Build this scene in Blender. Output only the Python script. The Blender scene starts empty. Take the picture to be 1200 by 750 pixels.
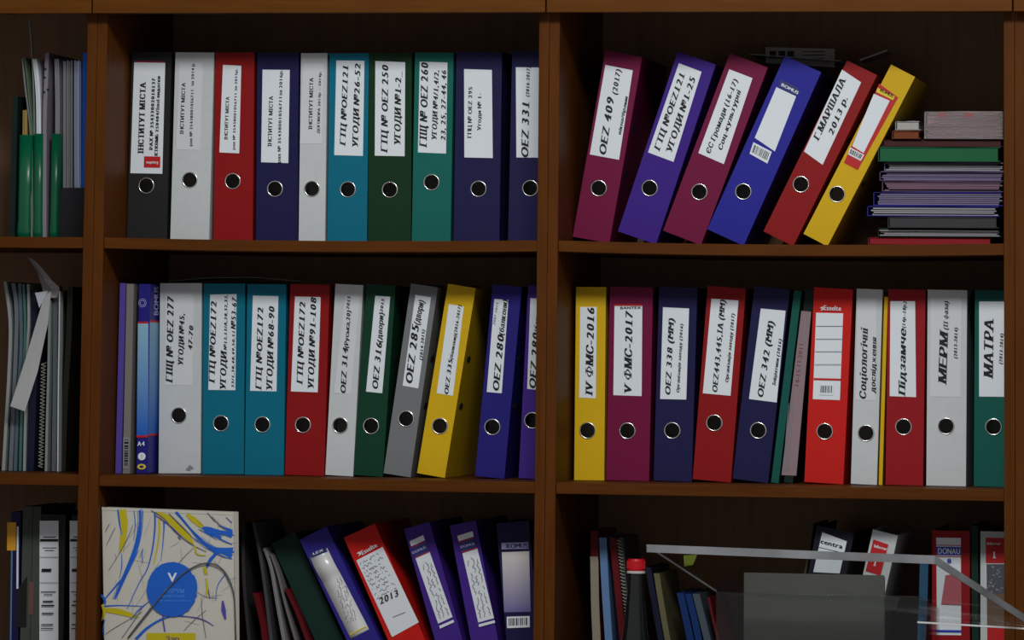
# Bookcases full of lever-arch binders: every measure is in metres.
# x = along the bookcases, y = into the shelves (0 = front edge of the uprights), z = up.
import bpy, bmesh, math, random
from mathutils import Vector, Matrix
random.seed(7)
SC = bpy.context.scene
COL = SC.collection

# ------------------------------------------------------------------ camera
cam_d = bpy.data.cameras.new('camera')
cam = bpy.data.objects.new('camera', cam_d); COL.objects.link(cam)
cam_d.sensor_width = 36.0; cam_d.lens = 165.0
cam_d.shift_x = 0.02233; cam_d.shift_y = -0.46682
cam_d.clip_end = 100
R_ = Vector((0.98315191, 0.18245471, 0.01107277)); U_ = Vector((0.00876035, -0.1075384, 0.99416234)); F_ = Vector((-0.18258035, 0.97731559, 0.10732495))
M = Matrix((( R_.x, U_.x, -F_.x, 1.38676), (R_.y, U_.y, -F_.y, -7.67686), (R_.z, U_.z, -F_.z, -0.0475), (0, 0, 0, 1)))
cam.matrix_world = M
SC.camera = cam

# ------------------------------------------------------------------ light
SC.view_settings.view_transform = 'Standard'
SC.view_settings.look = 'None'
SC.view_settings.gamma = 1.0
SC.view_settings.use_curve_mapping = False
SC.view_settings.exposure = 0.58
world = bpy.data.worlds.new('dim_room'); SC.world = world
world.use_nodes = True
bg = world.node_tree.nodes['Background']
bg.inputs[0].default_value = (0.95, 0.95, 1.0, 1); bg.inputs[1].default_value = 0.19
def area(name, loc, target, sx, sy, power, colour):
    d = bpy.data.lights.new(name, 'AREA'); d.shape = 'RECTANGLE'; d.size = sx; d.size_y = sy
    d.energy = power; d.color = colour
    o = bpy.data.objects.new(name, d); COL.objects.link(o); o.location = loc
    o.rotation_euler = (Vector(target) - Vector(loc)).to_track_quat('-Z', 'Y').to_euler()
    return o
area('ceiling_lamp', (0.55, -2.60, 1.55), (0.15, 0.1, 0.05), 1.1, 0.35, 33, (0.985, 1.0, 1.0))

# ------------------------------------------------------------------ materials
def lin(c):
    c /= 255.0
    return c / 12.92 if c <= 0.04045 else ((c + 0.055) / 1.055) ** 2.4
MATS = {}
def mat(name, rgb=None, rough=0.5, gain=1.40, mottle=0.06, scale=60, bump=0.0, metal=0, trans=0, ior=1.45, spec=0.4, alpha=1.0):
    if name in MATS: return MATS[name]
    m = bpy.data.materials.new(name); m.use_nodes = True
    nt = m.node_tree; b = nt.nodes['Principled BSDF']
    col = [min(0.9, lin(c) * gain) for c in rgb]
    tc = nt.nodes.new('ShaderNodeTexCoord'); nz = nt.nodes.new('ShaderNodeTexNoise')
    nz.inputs['Scale'].default_value = scale; nz.inputs['Detail'].default_value = 3
    nt.links.new(tc.outputs['Object'], nz.inputs['Vector'])
    rp = nt.nodes.new('ShaderNodeMix'); rp.data_type = 'RGBA'
    rp.inputs['A'].default_value = tuple(c * (1 - mottle) for c in col) + (1,)
    rp.inputs['B'].default_value = tuple(min(1, c * (1 + mottle)) for c in col) + (1,)
    nt.links.new(nz.outputs['Fac'], rp.inputs['Factor'])
    nt.links.new(rp.outputs['Result'], b.inputs['Base Color'])
    b.inputs['Roughness'].default_value = rough; b.inputs['Metallic'].default_value = metal
    b.inputs['Transmission Weight'].default_value = trans; b.inputs['IOR'].default_value = ior
    b.inputs['Specular IOR Level'].default_value = spec; b.inputs['Alpha'].default_value = alpha
    if bump:
        n2 = nt.nodes.new('ShaderNodeTexNoise'); n2.inputs['Scale'].default_value = 1500; n2.inputs['Detail'].default_value = 2
        nt.links.new(tc.outputs['Object'], n2.inputs['Vector'])
        bp = nt.nodes.new('ShaderNodeBump'); bp.inputs['Strength'].default_value = bump; bp.inputs['Distance'].default_value = 0.0006
        nt.links.new(n2.outputs['Fac'], bp.inputs['Height']); nt.links.new(bp.outputs['Normal'], b.inputs['Normal'])
    MATS[name] = m
    return m
def wood(name, dark, light, along):
    m = bpy.data.materials.new(name); m.use_nodes = True
    nt = m.node_tree; b = nt.nodes['Principled BSDF']
    tc = nt.nodes.new('ShaderNodeTexCoord'); mp = nt.nodes.new('ShaderNodeMapping')
    mp.inputs['Scale'].default_value = (1.2, 14, 14) if along == 'x' else (14, 14, 1.2)
    nz = nt.nodes.new('ShaderNodeTexNoise'); nz.inputs['Scale'].default_value = 6; nz.inputs['Detail'].default_value = 6; nz.inputs['Distortion'].default_value = 0.6
    rp = nt.nodes.new('ShaderNodeValToRGB')
    rp.color_ramp.elements[0].position = 0.3; rp.color_ramp.elements[0].color = tuple(lin(c) * 1.36 for c in dark) + (1,)
    rp.color_ramp.elements[1].position = 0.7; rp.color_ramp.elements[1].color = tuple(lin(c) * 1.36 for c in light) + (1,)
    nt.links.new(tc.outputs['Object'], mp.inputs['Vector']); nt.links.new(mp.outputs['Vector'], nz.inputs['Vector'])
    nt.links.new(nz.outputs['Fac'], rp.inputs['Fac']); nt.links.new(rp.outputs['Color'], b.inputs['Base Color'])
    b.inputs['Roughness'].default_value = 0.5; b.inputs['Specular IOR Level'].default_value = 0.06
    return m
WOOD_V = wood('wood_upright', (70, 36, 8), (81, 44, 11), 'z')
WOOD_H = wood('wood_shelf', (70, 36, 8), (81, 44, 11), 'x')
WOOD_D = wood('wood_door', (76, 42, 9), (86, 49, 12), 'x')
WOOD_B = wood('wood_back', (122, 94, 70), (134, 104, 78), 'z')
PLAST = dict(rough=0.5, bump=0.12, spec=0.2)
C = {  # plastic of the binder covers and folders
 'black': (32, 32, 32), 'white': (176, 180, 180), 'red': (124, 12, 14), 'navy': (22, 21, 62), 'turquoise': (2, 94, 116),
 'darkgreen': (11, 44, 20), 'darkgreen2': (8, 52, 34), 'teal': (12, 88, 80), 'magenta': (100, 9, 52), 'purple': (52, 24, 116),
 'blue': (32, 32, 130), 'blue2': (30, 25, 104), 'yellow': (188, 152, 14), 'violet': (58, 32, 118), 'brightred': (176, 24, 18),
 'grey': (104, 106, 108), 'crimson': (132, 16, 24), 'indigo': (40, 34, 118), 'lavender': (74, 62, 138), 'nearblack': (22, 22, 34), 'packblue': (30, 28, 110),
 'teal2': (10, 74, 66), 'teal_dim': (8, 76, 68), 'darkgreen3': (16, 42, 34), 'blackgreen': (14, 30, 26), 'greycard': (112, 108, 104), 'greenplastic': (4, 92, 62),  # the end binder's teal is darkened here for its weaker light
 'manila': (150, 128, 70), 'greymag': (128, 134, 132), 'greenprint': (84, 104, 84), 'greyclear': (118, 112, 120), 'greypaper': (136, 134, 138),
 'greypaper2': (112, 108, 106), 'clearstrip': (110, 116, 110), 'lilacpaper': (176, 186, 226), 'brightblue': (24, 100, 206), 'midgrey': (92, 98, 102),
 'bluegrey': (72, 88, 98), 'seagreen': (60, 96, 92), 'nearnavy': (22, 24, 44), 'olivedark': (44, 44, 34), 'greengrey': (62, 68, 60),
 'darkclear': (46, 46, 48), 'darkclear2': (64, 64, 66), 'deepred': (84, 11, 18), 'deepred2': (124, 14, 24), 'steelblue': (86, 116, 156),
 'darkgrey': (52, 50, 52), 'darkcream': (92, 88, 62), 'deepblue': (14, 42, 92), 'slate': (64, 74, 82), 'bluegrey2': (44, 84, 112), 'olive': (70, 66, 46),
 'blue3': (36, 36, 124), 'mauve': (84, 66, 92), 'green': (14, 82, 48), 'maroon': (58, 18, 20), 'rust': (100, 48, 16), 'lilacgrey': (104, 96, 122),
 'lilacpink': (116, 88, 104), 'pinkpaper': (136, 114, 114), 'cleargrey': (112, 98, 98), 'pinksheet': (128, 108, 112)}
PRINT = {'paper': (200, 206, 214), 'ink': (14, 14, 16), 'greyink': (120, 120, 126), 'white': (200, 200, 200), 'red': (168, 22, 26), 'magenta': (120, 14, 50),
 'blueprint': (38, 42, 100), 'blueprint2': (30, 52, 160), 'yellowprint': (200, 180, 40), 'yellowprint2': (196, 140, 30), 'paleprint': (150, 150, 190), 'navyprint': (30, 30, 96),
 'pinkprint': (160, 84, 92), 'pinktab': (96, 64, 62), 'lav1': (178, 176, 196), 'lav2': (150, 146, 180), 'lav3': (122, 116, 164), 'photoprint': (70, 70, 80), 'brownprint': (96, 76, 62), 'paleblue': (84, 110, 140), 'packpanel': (66, 124, 176),
 'bagblue': (20, 84, 176), 'bagyellow': (172, 158, 14), 'bagscratch': (118, 120, 124), 'bagink': (80, 82, 96), 'bagpurple': (70, 66, 140), 'bagpale': (120, 160, 220), 'sheettext': (110, 60, 70), 'lime': (92, 104, 22)}
def pm(key):
    if key in PRINT: return mat('print_' + key, PRINT[key], rough=0.55, mottle=0.02, scale=25)
    return plast(key)
def plast(key): return mat('plastic_' + key, C[key], **PLAST) if key in C else pm(key)
PAPER = mat('paper_label', PRINT['paper'], rough=0.5, mottle=0.025, scale=30)
POCKET = mat('paper_in_clear_pocket', (188, 191, 194), rough=0.35, mottle=0.02, scale=40)
PAGES = mat('paper_pages', (150, 148, 142), rough=0.8, mottle=0.12, scale=220)
STEEL = mat('nickel_ring', (205, 205, 200), rough=0.22, metal=1, mottle=0.01)
DARKIN = mat('binder_inside', (30, 30, 30), rough=0.8)
GREENW = mat('green_clear_plastic', (3, 92, 60), rough=0.3, trans=0.25, spec=0.5)
CLEAR = mat('clear_sleeve', (150, 140, 142), rough=0.18, trans=0.35, spec=0.6)
def acrylic(name, tint):
    """clear sheet: see-through with Fresnel reflections, slightly scuffed"""
    m = bpy.data.materials.new(name); m.use_nodes = True
    nt = m.node_tree; nt.nodes.remove(nt.nodes['Principled BSDF']); out = nt.nodes['Material Output']
    tr = nt.nodes.new('ShaderNodeBsdfTransparent'); tr.inputs[0].default_value = tint + (1,)
    gl = nt.nodes.new('ShaderNodeBsdfGlossy'); lw = nt.nodes.new('ShaderNodeLayerWeight'); lw.inputs['Blend'].default_value = 0.5; fr = nt.nodes.new('ShaderNodeMapRange'); fr.inputs[1].default_value = 0.5; fr.inputs[3].default_value = 0.03; fr.inputs[4].default_value = 0.16; nt.links.new(lw.outputs['Facing'], fr.inputs[0])
    nz = nt.nodes.new('ShaderNodeTexNoise'); nz.inputs['Scale'].default_value = 40
    mr = nt.nodes.new('ShaderNodeMapRange'); mr.inputs[3].default_value = 0.03; mr.inputs[4].default_value = 0.12
    nt.links.new(nz.outputs['Fac'], mr.inputs[0]); nt.links.new(mr.outputs[0], gl.inputs['Roughness'])
    mx = nt.nodes.new('ShaderNodeMixShader')
    nt.links.new(fr.outputs[0], mx.inputs[0]); nt.links.new(tr.outputs[0], mx.inputs[1]); nt.links.new(gl.outputs[0], mx.inputs[2]); nt.links.new(mx.outputs[0], out.inputs[0])
    return m
ACRYL = acrylic('acrylic', (.93, .94, .94)); SMOKE = acrylic('acrylic_wall', (.80, .81, .80))
GLEAM = mat('acrylic_gleam_edge', (128, 130, 132), rough=0.3, trans=0.3, spec=0.5, mottle=.7, scale=14)  # plate edges: pale gleam and patchy reflections painted into the colour

# ------------------------------------------------------------------ mesh helpers
def fade(name, top, low):
    m = bpy.data.materials.new(name); m.use_nodes = True; nt = m.node_tree; b = nt.nodes['Principled BSDF']
    tc = nt.nodes.new('ShaderNodeTexCoord'); sp = nt.nodes.new('ShaderNodeSeparateXYZ'); rp = nt.nodes.new('ShaderNodeValToRGB')
    nt.links.new(tc.outputs['Generated'], sp.inputs[0]); nt.links.new(sp.outputs['Z'], rp.inputs[0]); nt.links.new(rp.outputs[0], b.inputs['Base Color'])
    rp.color_ramp.elements[0].color = tuple(lin(c)*1.4 for c in low) + (1,); rp.color_ramp.elements[1].color = tuple(min(.9, lin(c)*1.4) for c in top) + (1,)
    b.inputs['Roughness'].default_value = .5; b.inputs['Specular IOR Level'].default_value = .2
    return m
GRADS = {'grad_pack': fade('printed_blue_fade', (124, 164, 184), (26, 84, 168)), 'grad_lilac': fade('printed_lilac_fade', (196, 192, 186), (96, 90, 140))}
class MB:
    def __init__(s): s.v = []; s.f = []
    def add(s, vs, fs):
        n = len(s.v); s.v += [tuple(v) for v in vs]; s.f += [tuple(i + n for i in f) for f in fs]
    def box(s, x0, x1, y0, y1, z0, z1):
        s.add([(x0,y0,z0),(x1,y0,z0),(x1,y1,z0),(x0,y1,z0),(x0,y0,z1),(x1,y0,z1),(x1,y1,z1),(x0,y1,z1)],
              [(0,3,2,1),(4,5,6,7),(0,1,5,4),(1,2,6,5),(2,3,7,6),(3,0,4,7)])
    def prism(s, poly, y0, y1):            # poly in (x, z), pushed from y0 to y1
        n = len(poly); vs = [(p[0], y0, p[1]) for p in poly] + [(p[0], y1, p[1]) for p in poly]
        fs = [tuple(range(n)), tuple(range(2*n-1, n-1, -1))] + [(i, i+n, (i+1) % n + n, (i+1) % n) for i in range(n)]
        s.add(vs, fs)
    def hexa(s, lo, hi):                   # two quads of 3D points joined into a solid
        s.add(list(lo) + list(hi), [(0,1,2,3),(7,6,5,4),(0,4,5,1),(1,5,6,2),(2,6,7,3),(3,7,4,0)])
    def lathe(s, prof, n=28, axis='z', c=(0,0,0)):
        vs = []; m = len(prof)
        for i in range(n):
            a = 2*math.pi*i/n
            for r, h in prof:
                u, w = r*math.cos(a), r*math.sin(a)
                vs.append((c[0]+u, c[1]+w, c[2]+h) if axis == 'z' else (c[0]+u, c[1]+h, c[2]+w))
        fs = [(i*m+j, ((i+1) % n)*m+j, ((i+1) % n)*m+j+1, i*m+j+1) for i in range(n) for j in range(m-1)]
        s.add(vs, fs)
    def tube(s, path, r, n=8):
        pts = [Vector(p) for p in path]; vs = []; fs = []
        for i, p in enumerate(pts):
            t = (pts[min(i+1, len(pts)-1)] - pts[max(i-1, 0)]).normalized()
            a = t.cross(Vector((0, 1, 0)));  a = a.normalized() if a.length > 1e-6 else Vector((1, 0, 0))
            b = t.cross(a)
            vs += [p + r*(a*math.cos(2*math.pi*k/n) + b*math.sin(2*math.pi*k/n)) for k in range(n)]
        for i in range(len(pts)-1):
            fs += [(i*n+k, i*n+(k+1) % n, (i+1)*n+(k+1) % n, (i+1)*n+k) for k in range(n)]
        fs += [tuple(range(n)), tuple((len(pts)-1)*n+k for k in reversed(range(n)))]
        s.add(vs, fs)
    def build(s, name, m, parent=None, bevel=0, smooth=False, seg=2):
        me = bpy.data.meshes.new(name); bm = bmesh.new()
        vv = [bm.verts.new(v) for v in s.v]
        for f in s.f:
            try: bm.faces.new([vv[i] for i in f])
            except ValueError: pass
        bmesh.ops.recalc_face_normals(bm, faces=bm.faces)
        if bevel:
            ed = [e for e in bm.edges if len(e.link_faces) == 2 and e.calc_face_angle(0) > 0.6]
            bmesh.ops.bevel(bm, geom=ed, offset=bevel, segments=seg, affect='EDGES', profile=0.5, clamp_overlap=True)
        if smooth:
            for f in bm.faces: f.smooth = True
        bm.to_mesh(me); bm.free()
        me.materials.append(m)
        o = bpy.data.objects.new(name, me); COL.objects.link(o)
        if parent: o.parent = parent
        return o
def tag(o, label=None, cat=None, group=None, kind=None):
    if label: o['label'] = label
    if cat: o['category'] = cat
    if group: o['group'] = group
    if kind: o['kind'] = kind
    return o
def thing(name, loc, label, cat, group=None, ry=0, rz=0):
    o = bpy.data.objects.new(name, None); COL.objects.link(o); o.empty_display_size = 0.02
    o.location = loc; o.rotation_euler = (0, ry, rz)
    return tag(o, label, cat, group)

# ------------------------------------------------------------------ lettering: glyph outlines with slab serifs
GLY = {}
SER = {}   # letter -> (foot serifs, head serifs) as (x fraction, half width in em)
def _ser(chars, b, t):
    for ch in chars: SER[ch] = (b, t)
S1 = ((.5, .16),); S2 = ((.1, .15), (.9, .15)); S3 = ((.08, .13), (.5, .12), (.92, .13))
_ser('ІIіїi', S1, S1); _ser('ННHИМNХПK', S2, S2); _ser('К', S2, S2); _ser('T', S1, ()); _ser('Т', S1, ()); _ser('ТT', S1, ())
_ser('АAЛΛ', ((.06, .15), (.94, .15)), ()); _ser('УVЧ', (), ((.08, .15), (.92, .15))); _ser('Г', ((.18, .17),), ((.1, .1),)); _ser('РPФ', ((.2, .17),), ((.1, .08),))
_ser('Ф', ((.5, .17),), ((.5, .17),)); _ser('Ц', ((.05, .1),), ((.1, .15), (.8, .15))); _ser('ЩШ', (), S3); _ser('Д', (), ((.3, .1),)); _ser('EЕBБЕ', ((.08, .1),), ((.08, .1),))
_ser('M', S2, S2); _ser('1', ((.62, .2),), ()); _ser('7', (), ()); _ser('пнишкл', S2, S2); _ser('ртм', ((.15, .14),), ((.12, .1),)); _ser('4', ((.72, .14),), ())
def glyph(ch, weight):
    k = (ch, weight)
    if k in GLY: return GLY[k]
    if ch == ' ':
        GLY[k] = ([], [], .30, 0, 0); return GLY[k]
    if ch in 'Фф':                          # a ring with a stem through it
        lo, hi = (0, .73) if ch == 'Ф' else (-.2, .72); c, h = (.365, .25) if ch == 'Ф' else (.27, .27); w = .82 if ch == 'Ф' else .66
        vs = []; fs = []
        for i in range(28):
            a = 2*math.pi*i/28
            vs += [(w/2+w/2*math.cos(a), c+h*math.sin(a)), (w/2+(w/2-.09)*math.cos(a), c+(h-.065)*math.sin(a))]
            j = (i+1) % 28; fs.append((2*i, 2*j, 2*j+1, 2*i+1))
        n = len(vs); vs += [(w/2-.055, lo), (w/2+.055, lo), (w/2+.055, hi), (w/2-.055, hi)]; fs.append((n, n+1, n+2, n+3))
        GLY[k] = (vs, fs, w, lo, hi); return GLY[k]
    cu = bpy.data.curves.new('glyph', 'FONT'); cu.body = ch; cu.size = 1.0; cu.offset = weight; cu.resolution_u = 3; cu.fill_mode = 'FRONT'
    o = bpy.data.objects.new('glyph', cu); COL.objects.link(o)
    dg = bpy.context.evaluated_depsgraph_get(); dg.update()
    me = o.evaluated_get(dg).to_mesh()
    vs = [(v.co.x, v.co.y) for v in me.vertices]; fs = [tuple(p.vertices) for p in me.polygons]
    o.evaluated_get(dg).to_mesh_clear(); bpy.data.objects.remove(o); bpy.data.curves.remove(cu)
    x0 = min(v[0] for v in vs) if vs else 0; x1 = max(v[0] for v in vs) if vs else .3
    vs = [(a - x0, b) for a, b in vs]
    GLY[k] = (vs, fs, x1 - x0, min([b for a, b in vs] or [0]), max([b for a, b in vs] or [.7]))
    return GLY[k]
def text_shape(s, style, small=False):
    serif = style.startswith('serif'); shear = .24 if style.endswith('italic') else 0
    fat = (.054 if small else .048) if serif else (.036 if small else .028)       # overprinting side by side makes the bold stems
    x = 0; V = []; F = []
    for ch in s:
        vs, fs, w, lo, hi = glyph({'н': 'Н', 'ь': 'Ь'}.get(ch, ch), 0)
        if ch in 'нь':                  # small letters of capital form
            vs = [(a*.74, b*.74) for a, b in vs]; w *= .74; lo *= .74; hi *= .74
        if ch == ' ': x += .30; continue
        adv = w
        if ch.isdigit():
            adv = max(w, .50); pad = (adv - w)/2
        else: pad = 0
        def put(vv, ff, dx=0, k0=0):
            n = len(V); V.extend((a + x + pad + dx + shear*b, b, k0) for a, b in vv); F.extend(tuple(i + n for i in f) for f in ff)
        for k0, dx in enumerate((-fat, 0, fat) if ch not in 'Ффжшщ' else (-.012, 0, .012)): put(vs, fs, dx, k0*2e-5)
        if serif: put_s = lambda v, f: put(v, f, 0, 6e-5)
        if serif and ch in SER:
            base = lo if ch in 'р' else 0
            k = 1.2 if ch.isupper() or ch.isdigit() else .8
            for fx, hw in SER[ch][0]: put_s([(fx*w-hw*k, base), (fx*w+hw*k, base), (fx*w+hw*k, base+.07), (fx*w-hw*k, base+.07)], [(0,1,2,3)])
            for fx, hw in SER[ch][1]: put_s([(fx*w-hw*k, hi-.07), (fx*w+hw*k, hi-.07), (fx*w+hw*k, hi), (fx*w-hw*k, hi)], [(0,1,2,3)])
        x += adv + (.17 if serif else .11)
    return V, F, max(x - .1, .1)
def text_on(mb, s, a, e, cap, style, y):
    """lettering whose baseline runs from a to e (x, z) on the plane y, capital height cap"""
    V, F, w = text_shape(s, style, cap < .008)
    a = Vector(a); e = Vector(e); d = (e - a); L = d.length; d.normalize(); n = Vector((-d.y, d.x))
    ch = .73
    mb.add([(a.x + d.x*L*vx/w + n.x*cap*vz/ch, y - k, a.y + d.y*L*vx/w + n.y*cap*vz/ch) for vx, vz, k in V], F)
def ribbon(mb, pts, ws, y, t=.0001):
    """a flat brush or pen stroke of varying width in the x-z plane"""
    P = [Vector(p) for p in pts]
    Q = []; W = []
    for i in range(len(P)-1):                      # Catmull-Rom smoothing
        p0, p1, p2, p3 = P[max(i-1, 0)], P[i], P[i+1], P[min(i+2, len(P)-1)]
        for k in range(6):
            u = k/6
            Q.append(.5*((2*p1) + (p2-p0)*u + (2*p0-5*p1+4*p2-p3)*u*u + (3*p1-p0-3*p2+p3)*u**3)); W.append(ws[i]*(1-u)+ws[i+1]*u)
    Q.append(P[-1]); W.append(ws[-1])
    vs = []
    for i, q in enumerate(Q):
        d = (Q[min(i+1, len(Q)-1)] - Q[max(i-1, 0)])
        n = Vector((-d.y, d.x)); n = n.normalized() if n.length > 1e-9 else Vector((1, 0))
        vs += [(q.x+n.x*W[i]/2, y, q.y+n.y*W[i]/2), (q.x-n.x*W[i]/2, y, q.y-n.y*W[i]/2)]
    mb.add(vs, [(2*i, 2*i+1, 2*i+3, 2*i+2) for i in range(len(Q)-1)])

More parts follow.
